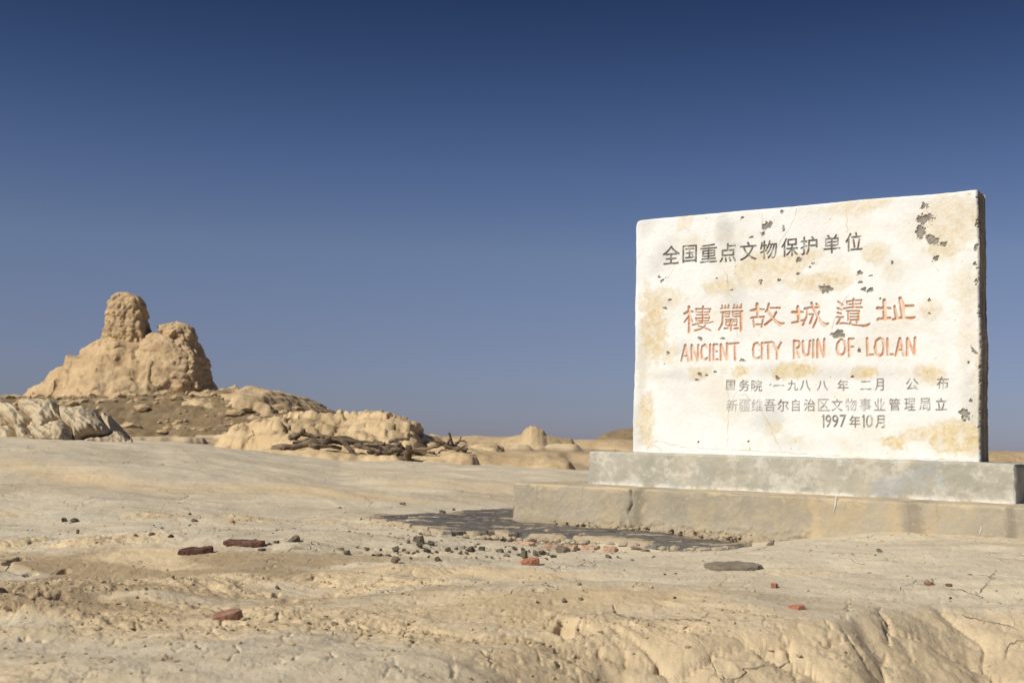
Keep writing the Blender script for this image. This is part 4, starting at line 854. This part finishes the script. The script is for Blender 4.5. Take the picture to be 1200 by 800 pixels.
crumbs('dark_grit', 600, (-3.0, 1.2), (2.6, 6.6), .0012, .006, DARKSTONE, 'dark grit sprinkled over the clay around the tar and gravel', lambda x, y: .05+.95*np.clip(gauss(x, y, 0, 4.9, 1.2, .35)+.5*gauss(x, y, -1.5, 5.2, .9, .4), 0, 1), 4)
def foot(n, seed):
    rg = np.random.default_rng(seed); mv, mt, k = [], [], 0
    for i in range(n):
        u = rg.uniform(-.2, .85); n_ = .455+abs(rg.normal(0, .012)); sz = .002+.008*rg.uniform()**2; q = to_world(np.array([u]), n_, 0)[0]; V = IV*sz*np.array([rg.uniform(.8, 1.8), 1, rg.uniform(.5, 1)])*(1+.15*rg.normal(size=(len(IV), 1)).clip(-1, 1)); z = float(smooth_ground(np.array(q[0]), np.array(q[1])))
        mv.append(V+np.array([q[0], q[1], z+zt*.8+abs(rg.normal(0, .012))])); mt.append(IF+k); k += len(V)
    link('plinth_rubble', mesh_from('plinth_rubble', np.concatenate(mv), None, False, None, np.concatenate(mt)), CLOD, kind='stuff', label='crumbled mortar and clay banked along the foot of the plinth', cat='rubble')
foot(130, 9)
print('tar', time.time()-T0)

# ------------------------------------------------------------------ mid distance: mound, outcrop, driftwood
def displace(V, amp, sc, seed, strata=0, sscale=1, o=5, nz=1.0):
    f = fbm3(V[..., 0]*sc, V[..., 1]*sc, V[..., 2]*sc*nz, o, seed)
    s_ = noise2(V[..., 2]*sscale+.3*noise2(V[..., 0]*sc*.3, V[..., 1]*sc*.3, seed+3), V[..., 0]*.05, seed+5)
    return amp*f+strata*s_
def patch(name, x0, x1, y0, y1, nx, ny, fn, mat, amp, sc, strata, sscale, seed, **kw):
    """height field whose steep faces are then pushed out along their slope (ledges, overhangs)"""
    nx, ny = int(nx*.58), int(ny*.58); X, Y = np.meshgrid(np.linspace(x0, x1, nx), np.linspace(y0, y1, ny)); Z = fn(X, Y)
    P_ = np.stack([X, Y, Z], -1); n = np.cross(np.gradient(P_, axis=1), np.gradient(P_, axis=0)); n /= np.linalg.norm(n, axis=-1, keepdims=True)+1e-12
    h = displace(P_, amp, sc, seed, strata, sscale); hz_ = np.hypot(n[..., 0], n[..., 1])
    P_ = P_+n*(h*(.25+.75*hz_))[..., None]
    return link(name, mesh_from(name, P_.reshape(-1, 3), gridq(ny, nx), True), mat, **kw)
def moundC(X, Y):
    # image x 262..505 at about 19 m
    xp = 600+F*X/Y; yp = np.interp(xp, [250, 262, 275, 290, 300, 325, 350, 380, 430, 462, 480, 492, 502, 520, 560, 600], [522, 514, 505, 502, 498, 489, 486.5, 487, 487.5, 487, 490, 500, 510, 516, 519, 522])
    top = CZ+(500.5+.025*xp-yp)/F*19.6+.03*noise2(X*2, Y*2, 34)
    q = noise2(X*.7, Y*.5, 31); t = ss(15.6, 19.4, Y+.8*q); b = 1-ss(22, 25, Y)
    z = -.35+(top+.35)*np.clip(t, 0, 1)**.75*b*ss(238, 268, xp)*(1-ss(580, 640, xp))
    ed, idn, _ = worley(X*1.5+.5*fbm2(X, Y, 3, 32), Y*.8+.5*fbm2(X, Y, 3, 36), 37); ed2, id2, _ = worley(X*4.5, Y*2.5, 38)
    g_ = .6*fbm2(X*1.2, Y*1.2, 4, 33); r = (terrace(z*6+g_, .15)-g_)/6
    w_ = ss(0, .3, t)*b*(1-.7*ss(480, 510, xp))
    return .5*z+.5*r+w_*(.10*(idn-.5)-.09*np.exp(-(ed/.10)**2)+.03*(id2-.5)-.03*np.exp(-(ed2/.12)**2)+.05*fbm2(X*4, Y*3, 4, 35))
patch('clay_mound', -6.6, .4, 14.2, 25, 520, 330, moundC, MIDCLAY, .08, 2.6, .05, 6, 41, label='low crumbly tan clay mound in the middle distance behind the driftwood', cat='mound')
both = lambda a, b: np.maximum(ground(a, b), np.where((b > 14.2) & (b < 25), moundC(a, b), -9))
def outcrop():
    """a low wall of bulging, tilted clay blocks with dark clefts, its top running back to the platform"""
    nx, ns = 400, 190; xp = np.linspace(-150, 162, nx); t = np.linspace(0, 2, ns); XP, T_ = np.meshgrid(xp, t)
    ytop = np.interp(XP, [-150, -60, 0, 20, 60, 100, 118, 132, 146, 158, 162], [480, 476, 478.5, 476, 475.5, 477.5, 483, 489, 500, 511, 518]); ybot = 524+0*XP
    f = np.clip(T_, 0, 1); bk = np.clip(T_-1, 0, 1); Y = 12.0+1.5*f**1.6+2.6*bk
    hz = 500.5+.025*XP; zt_ = CZ-(ytop-hz)/F*13.5; zb = CZ-(ybot-hz)/F*12.0
    Z = zb+(zt_-zb)*f-.45*bk**2; X = (XP-600)/F*Y
    a = XP/46+1.1*(Z-.4)*2.2+.5*noise2(XP/40, Z*3, 3); b = Z*2.6-XP/110+.4*noise2(XP/45, Z*4, 4)
    ed, idn, _ = worley(a, b, 5); ed2, id2, _ = worley(a*2.3+4, b*1.9, 9)
    h = .26*np.sqrt(np.clip(ed, 0, .5)/.5)-.13+.22*(idn-.5)+.03*np.sqrt(np.clip(ed2, 0, .3)/.3)+.05*fbm2(XP/12, Z*9, 5, 11)
    tz = Z*26+XP/16+2.2*noise2(XP/28, Z*2.5, 12); h = h+.034*noise2(tz, XP/90, 13)
    w_ = (1-.75*bk)*ss(0, .06, T_); Y = Y-h*w_; Z = Z+.32*h*w_; X = X+.15*h*w_
    link('clay_outcrop', mesh_from('clay_outcrop', np.stack([X, Y, Z], -1).reshape(-1, 3), gridq(ns, nx), True), OUTCLAY, label='pale layered clay outcrop with dark clefts at the left edge, below the stupa', cat='rock outcrop')
outcrop()
# driftwood
def log_mesh(a, b, r0, r1, seed, bend=.08, branch=0):
    a, b = np.array(a), np.array(b); L0 = np.linalg.norm(b-a); ax = (b-a)/L0; s1 = np.cross(ax, [0, 0, 1.]); s1 /= np.linalg.norm(s1); s2 = np.cross(ax, s1); nr, ns = 30, 14
    rg = np.random.default_rng(seed); ph = rg.uniform(0, 6, 4); rows = []
    for k in range(nr):
        t = k/(nr-1); c_ = a+ax*L0*t+s1*L0*bend*sin(pi*t+ph[0])*.5+s2*L0*bend*sin(2*pi*t+ph[1])*.3; r_ = (r0+(r1-r0)*t)*(1+.18*sin(9*t+ph[2]))
        th = np.linspace(0, 2*pi, ns, endpoint=False); rf = r_*(1+.28*noise2(th*1.6+3*t, np.full(ns, t*5+seed), seed)+.16*np.sin(th*5+2*t+seed)+.10*np.sin(th*9+3*t))*(1+.10*sin(23*t+seed))*(1 if 0 < k < nr-1 else .55)
        rows.append(c_+np.outer(np.cos(th)*rf, s1)+np.outer(np.sin(th)*rf, s2))
    V = np.concatenate(rows); Qs = [(k*ns+i, k*ns+(i+1) % ns, (k+1)*ns+(i+1) % ns, (k+1)*ns+i) for k in range(nr-1) for i in range(ns)]
    V = np.concatenate([V, [rows[0].mean(0), rows[-1].mean(0)]]); t = len(V)-2; Ts = [((i+1) % ns, i, t) for i in range(ns)]+[((nr-1)*ns+i, (nr-1)*ns+(i+1) % ns, t+1) for i in range(ns)]
    return V, np.array(Qs), np.array(Ts)
LOGS = [  # x0,y0,x1,y1, width px, lift m at each end, label
 (318,527,384,517,10,.02,.08,'thick pale weathered timber at the left end of the driftwood pile'),(331,525,358,534,7,.0,.0,'short stub under the left end of the driftwood pile'),(339,514,357,505,7,.05,.15,'dark broken stub standing up on the left part of the pile'),
 (352,507,388,514,5,.1,.1,'thin dark branch across the top of the pile at the left'),(383,516,468,524,8,.05,.05,'long timber running right through the middle of the pile'),(398,513,427,543,6,.1,0,'timber leaning down towards the viewer at the middle of the pile'),
 (388,513,368,526,7,.1,0,'short dark timber crossing the thick left timber'),(430,527,503,531,8,.05,.06,'long dark timber lying along the right half of the pile'),(474,545,479,523,9,.0,.14,'squat upright stump end at the right of the pile'),
 (407,543,475,537,7,.01,.01,'pale timber along the front foot of the pile'),(452,540,492,523,5,.0,.14,'thin timber slanting up to the right over the stump'),(438,517,468,534,6,.12,.0,'slanting timber in the middle of the right half'),(485,533,510,530,4,.0,.05,'thin stick poking out at the right end of the pile'),
 (376,512,402,520,4,.12,.05,'thin dark branch in the tangle right of the pale thick timber'),(420,522,452,519,4,.10,.10,'thin crooked branch lying high across the middle'),(463,514,476,531,4,.12,.0,'dark stick standing behind the stump end'),(440,533,470,527,6,.02,.06,'short dark timber under the right half of the pile'),(476,528,509,524,4,.05,.10,'thin stick reaching right above the end of the pile'),(343,519,372,512,4,.02,.08,'thin stick beside the dark broken stub'),
 (362,521,400,525,5,.04,.04,'thin stick lying under the long middle timber'),(415,520,447,530,5,.06,.02,'knotted branch over the middle of the pile'),(455,517,480,513,4,.05,.12,'thin grey twig pointing up and right behind the pile')]
YL = [15.4,15.2,15.6,15.6,15.5,15.3,15.4,15.4,15.1,15.0,15.3,15.5,15.4,15.5,15.6,15.5,15.1,15.4,15.4,15.3,15.3,15.7]
for i, (xa, ya, xb, yb, wd, la, lb_, lab_) in enumerate(LOGS):
    A0 = at(xa, ya, YL[i]); B0 = at(xb, yb, YL[i]+.25*sin(i*2.1)); s = YL[i]/F
    V, q, t = log_mesh(A0, B0, wd*s*.50, wd*s*.38, 60+i, .07); link('driftwood_timber', mesh_from('timber', V, q, True, None, t), DRIFT, label=lab_, cat='timber', group='old timbers in the driftwood pile')
# slope of clay the timbers lie on: rises from the platform's far edge
def woodslope(X, Y):
    xp = 600+F*X/Y; yp = np.interp(xp, [290, 320, 360, 400, 450, 500, 545, 570], [530, 524, 523, 526, 530, 531, 527, 527]); hzp = 515.5+.025*(xp-600)
    zc = CZ-(yp+5-hzp)/F*15.4
    z = -.25+(zc+.25)*ss(14.0, 15.2, Y)*(1-ss(17.2, 18.5, Y))*ss(270, 315, xp)*(1-ss(545, 600, xp))-.10*(1-ss(14.2, 15.0, Y))
    return z+.05*fbm2(X*2.5, Y*2.5, 4, 37)+.03*ss(.2, .5, noise2(X*3, Y*3, 39))
patch('clay_bank', -4.2, .2, 13.4, 18.8, 380, 240, woodslope, MIDCLAY, .05, 4, .03, 14, 43, label='low clay bank carrying the pile of old timbers', cat='bank')
rootS = link('dead_branch', None, label='spiky dead branch cluster standing right of the timber pile', cat='branch')
for i, (xa, ya, xb, yb, wd) in enumerate([(511,512,543,529,4.5),(524,507,535,528,4.5),(504,516,531,526,3.5),(540,511,528,528,3.5),(515,521,548,527,5),(549,522,526,529,3),(519,527,530,514,3),(533,518,545,516,2.5),(508,526,520,519,3)]):
    V, q, t = log_mesh(at(xb, yb, 17.0+.1*sin(i)), at(xa, ya, 17.0+.3*cos(i*2)), wd*17/F*.5, wd*17/F*.22, 90+i, .10); link('branch', mesh_from('branch', V, q, True, None, t), DRIFT, rootS)
def bankR(X, Y):
    xp = 600+F*X/Y; yp = np.interp(xp, [490, 520, 560, 600, 640, 670, 700], [526, 524, 527, 532, 534, 540, 548]); hzp = 515.5+.025*(xp-600)
    zc = CZ-(yp-hzp)/F*17.6
    return -.5+(zc+.5)*ss(15.5, 17.2, Y)*(1-ss(19, 21, Y))*ss(470, 510, xp)*(1-ss(665, 705, xp))+.04*fbm2(X*2, Y*2, 4, 47)
patch('clay_ledge', -2.2, 2.0, 15, 21.5, 300, 200, bankR, MIDCLAY, .06, 3, .04, 14, 45, label='low pale clay ledge under the dead branch, left of the plinth', cat='ledge')

# ------------------------------------------------------------------ far: hill, stupa, knolls
def hillz(X, Y):
    top = np.interp(X, [-75, -60, -45, -38.6, -30, -24, -20, -18, -15.4, -11, -8], [-.5, 1.2, 1.9, 2.1, 2.5, 2.8, 3.25, 2.8, 1.45, .3, -1.2])+CZ
    t = ss(76, 90, Y+2.2*noise2(X*.12, Y*.1, 51)); b = 1-ss(112, 125, Y)
    z = -1.2+(top+1.2)*t**.75*b
    g_ = .5*fbm2(X*.25, Y*.25, 4, 53)
    return .5*z+.5*(terrace(z*2.2+g_, .18)-g_)/2.2+.22*fbm2(X*.5, Y*.5, 5, 55)
patch('hill', -76, -7, 74, 126, 620, 300, hillz, RUBBLE, .42, 1.5, .30, 3.6, 57, kind='structure')
def rubble(n, seed):
    rg = np.random.default_rng(seed); mv, mt, k = [], [], 0; IV, IF = ico(1)
    X = rg.uniform(-44, -13, n); Y = rg.uniform(79, 92, n); Z = hillz(X, Y)
    for i in range(n):
        sz = .08+.42*rg.uniform()**5; V = IV*sz*np.array([rg.uniform(.8, 2.0), 1, rg.uniform(.4, .8)])*(1+.2*rg.normal(size=(len(IV), 1)).clip(-1, 1)); mv.append(V+np.array([X[i], Y[i], Z[i]+sz*.3])); mt.append(IF+k); k += len(V)
    link('hill_rubble', mesh_from('hill_rubble', np.concatenate(mv), None, False, None, np.concatenate(mt)), FARCLAY, kind='stuff', label='broken clay lumps strewn over the brown slope below the stupa', cat='rubble')
rubble(850, 12)
def capz(X, Y):      # paler layered beds along the brow of the hill
    top = np.interp(X, [-60, -45, -38.6, -31, -24, -21.5, -19.5, -18, -15.5, -13.5], [1.5, 1.75, 1.85, 2.3, 2.75, 3.05, 3.35, 3.1, 1.7, .2])+CZ
    q = fbm2(X*.18, Y*.3, 4, 63); z = top+.12-.9*(1-ss(84.5, 90, Y+2.4*q))-2.5*(1-ss(82, 86.5, Y+2.4*q)); return z+.18*fbm2(X*.6, Y*.6, 4, 65)-6*ss(108, 114, Y)-3*ss(-42, -58, X)-3*ss(-16, -13, X)
patch('hill_brow', -58, -13.2, 81, 114, 560, 260, capz, FARCLAY, .30, 1.2, .28, 3.4, 67, kind='structure')
stupa = link('ruined_stupa', None, label='eroded mud brick stupa ruin with a stump tower on a hill at the left horizon', cat='ruin')
K = 96/F
def px2m(x, y, D=96): p = at(x, y, D); return p[0], p[2]
prof = [(-12,468),(5,464),(28,454.5),(43,448),(51,438),(66,427),(70,424),(74,415),(94,409),(104,400),(118,394),(126,386),(135,380),(150,378),(168,384),(178,390),(190,394),(205,402),(222,412),(236,432),(246,452),(256,466)]
PX = np.array([px2m(*p) for p in prof])
def bodyz(X, Y):
    top = np.interp(X, PX[:, 0], PX[:, 1]); base = 2.0+CZ; Hb = np.maximum(top-base, .0)
    Yc = 97+.8*noise2(X*.3, Y*0, 71); dfront = .6+Hb*1.05; t = np.abs(Y-Yc)/dfront
    z = base+Hb*(1-np.clip(t, 0, 1.15)**1.15)
    rill = .8*np.abs(noise2(X*.55+.2*Y, Y*.2, 73))*ss(.1, .6, t)
    g_ = .7*fbm2(X*.35, Y*.35, 3, 74); z = .5*z+.5*(terrace(z*.95+g_, .16)-g_)/.95
    return z-rill*np.minimum(Hb, 1.5)/1.5+.25*fbm2(X*.5, Y*.5, 4, 75)*np.minimum(Hb, 1.)-2.5*(t > 1.12)
patch('mound', PX[0, 0]-1, PX[-1, 0]+1.2, 88.5, 105, 520, 300, bodyz, STUPA, .55, .42, .12, 3.0, 77, parent=stupa)
def loft(name, secs, seed, amp, sc, strata, sscale, mat, parent, nr=110, ns=170, sq=2.6, loc=(0, 0, 0), tw=0, capf=.10):
    """secs: (z, cx, cy, rx, ry) from foot to top; superellipse sections, then 3D noise and strata"""
    secs = np.array(secs, float); zz = np.linspace(secs[0, 0], secs[-1, 0], nr); S_ = [np.interp(zz, secs[:, 0], secs[:, k]) for k in range(1, 5)]
    th = np.linspace(0, 2*pi, ns, endpoint=False); c_, s_ = np.cos(th), np.sin(th); rr2 = (np.abs(c_)**sq+np.abs(s_)**sq)**(-1/sq)
    cap = np.ones(nr); kk = max(3, int(nr*capf)); cap[-kk:] = np.sqrt(np.maximum(0, 1-(np.arange(kk)/(kk-1))**2*.995))
    X = S_[0][:, None]+S_[2][:, None]*cap[:, None]*(rr2*c_)[None]; Y = S_[1][:, None]+S_[3][:, None]*cap[:, None]*(rr2*s_)[None]; Z = np.repeat(zz[:, None], ns, 1)
    P_ = np.stack([X, Y, Z], -1); f = amp*fbm3(X*sc, Y*sc, Z*sc, 5, seed, .55)+.9*amp*(np.abs(fbm3(X*sc*1.6, Y*sc*1.6, Z*sc*1.1, 4, seed+31))-.2)+strata*noise2(Z*sscale+.5*noise2(X*sc*.5, Y*sc*.5, seed+2), th[None]*1.5, seed+4)
    o_ = np.stack([np.repeat((c_*rr2)[None], nr, 0), np.repeat((s_*rr2)[None], nr, 0), np.zeros((nr, ns))+.0], -1)
    P_ = P_+o_*(f*np.clip(cap, .3, 1)[:, None])[..., None]; P_[..., 2] += .4*f*(1-cap)[:, None]
    V = P_.reshape(-1, 3); i = np.arange(nr-1)[:, None]*ns+np.arange(ns)[None]; j = np.arange(nr-1)[:, None]*ns+(np.arange(ns)[None]+1) % ns
    Q_ = np.stack([i, j, j+ns, i+ns], -1).reshape(-1, 4)
    return link(name, mesh_from(name, V, Q_, True), mat, parent=parent)
def sec(y, xl, xr, ry, Yc=96.5):
    a_, z_ = px2m(xl, y, Yc); b_, _ = px2m(xr, y, Yc); return (z_, (a_+b_)/2, Yc, (b_-a_)/2, ry)
loft('tower', [sec(430, 122, 172, 1.6), sec(402, 121, 175, 1.8), sec(392, 124, 174, 1.7), sec(384, 126, 173, 1.6), sec(376, 126.5, 171, 1.6), sec(368, 125, 171, 1.6), sec(358, 130, 168.5, 1.4), sec(350, 134, 165, 1.2), sec(345.5, 137, 160, 1.0), sec(342, 141, 155, .7)], 92, .42, .75, .035, 4.0, STUPA, stupa, sq=3.0, capf=.05)
loft('shoulder', [sec(468, 176, 254, 2.8, 97.5), sec(450, 182, 248, 2.6, 97.5), sec(438, 186, 246, 2.5, 97.5), sec(420, 190, 241.5, 2.3, 97.5), sec(405, 190, 233.5, 2.0, 97.5), sec(393, 190, 229.5, 1.8, 97.5), sec(384, 191, 224, 1.5, 97.5), sec(377, 195, 217, 1.1, 97.5)], 83, .55, .8, .05, 3.0, STUPA, stupa)
loft('buttress', [sec(462, 150, 222, 1.5, 94.2), sec(457, 149, 229, 1.9, 94.3), sec(440, 150, 230, 1.8, 94.6), sec(424, 152, 228, 1.6, 95.0), sec(412, 158, 217, 1.4, 95.4), sec(400, 164, 206, 1.1, 95.8), sec(389, 170, 190, .7, 96.2)], 85, .42, .5, .06, 3.0, STUPA, stupa)
loft('rib', [sec(456, 214, 234, 1.0, 94.6), sec(430, 212, 233, 1.0, 95.0), sec(410, 207, 226, .9, 95.6), sec(398, 203, 218, .7, 96.)], 87, .30, 1.2, .08, 3.0, STUPA, stupa, nr=90, ns=120)
def knoll(name, pts, D, dep, mat, seed, amp, sc, label):
    q = np.array([px2m(x, y, D) for x, y in pts]); base = -1.1
    def fz(X, Y):
        top = np.interp(X, q[:, 0], q[:, 1]); e = ss(q[0, 0], q[0, 0]+.15*(q[-1, 0]-q[0, 0]), X)*(1-ss(q[-1, 0]-.15*(q[-1, 0]-q[0, 0]), q[-1, 0], X)); t = ss(D-dep, D, Y+dep*.3*noise2(X*2/dep, Y*2/dep, seed))*(1-ss(D+dep*.4, D+dep*1.5, Y))
        return base+(top-base)*t**.7*e
    patch(name, q[0, 0], q[-1, 0], D-dep*1.3, D+dep*1.6, 320, 150, fz, mat, amp, sc, amp*.8, 2.5*sc, seed, label=label, cat='knoll')
knoll('clay_knoll', [(540,520),(575,513),(598,511),(612,509),(618,502),(622,499),(629,499.5),(634,503),(640,509),(656,513),(690,517)], 55, 6, FARCLAY, 301, .16, 1.3, 'small peaked tan knoll on the horizon left of the slab')
knoll('dark_knoll', [(690,520),(700,514.5),(712,508),(724,504.5),(735,502.5),(742,502),(765,505),(800,516),(830,524)], 120, 12, RUBBLE, 303, .3, .7, 'brownish knoll on the horizon just touching the left edge of the slab')
knoll('flat_knoll', [(480,520),(505,512.5),(520,511),(560,510.5),(590,512),(610,516),(640,520)], 70, 8, FARCLAY, 305, .25, 1.0, 'long flat topped ledge on the horizon behind the dead branch')
knoll('flat_knoll', [(640,524),(660,516.5),(690,515.5),(740,516),(790,519),(830,525)], 62, 7, FARCLAY, 306, .25, 1.0, 'long low ledge on the horizon reaching the left edge of the slab')
knoll('flat_knoll', [(1060,540),(1100,530),(1150,528.5),(1185,529),(1230,530),(1300,534),(1350,540)], 40, 5, FARCLAY, 307, .15, 1.2, 'low tan ledge on the horizon to the right of the slab')
print('all', time.time()-T0, sum(len(m_.polygons) for m_ in bpy.data.meshes))
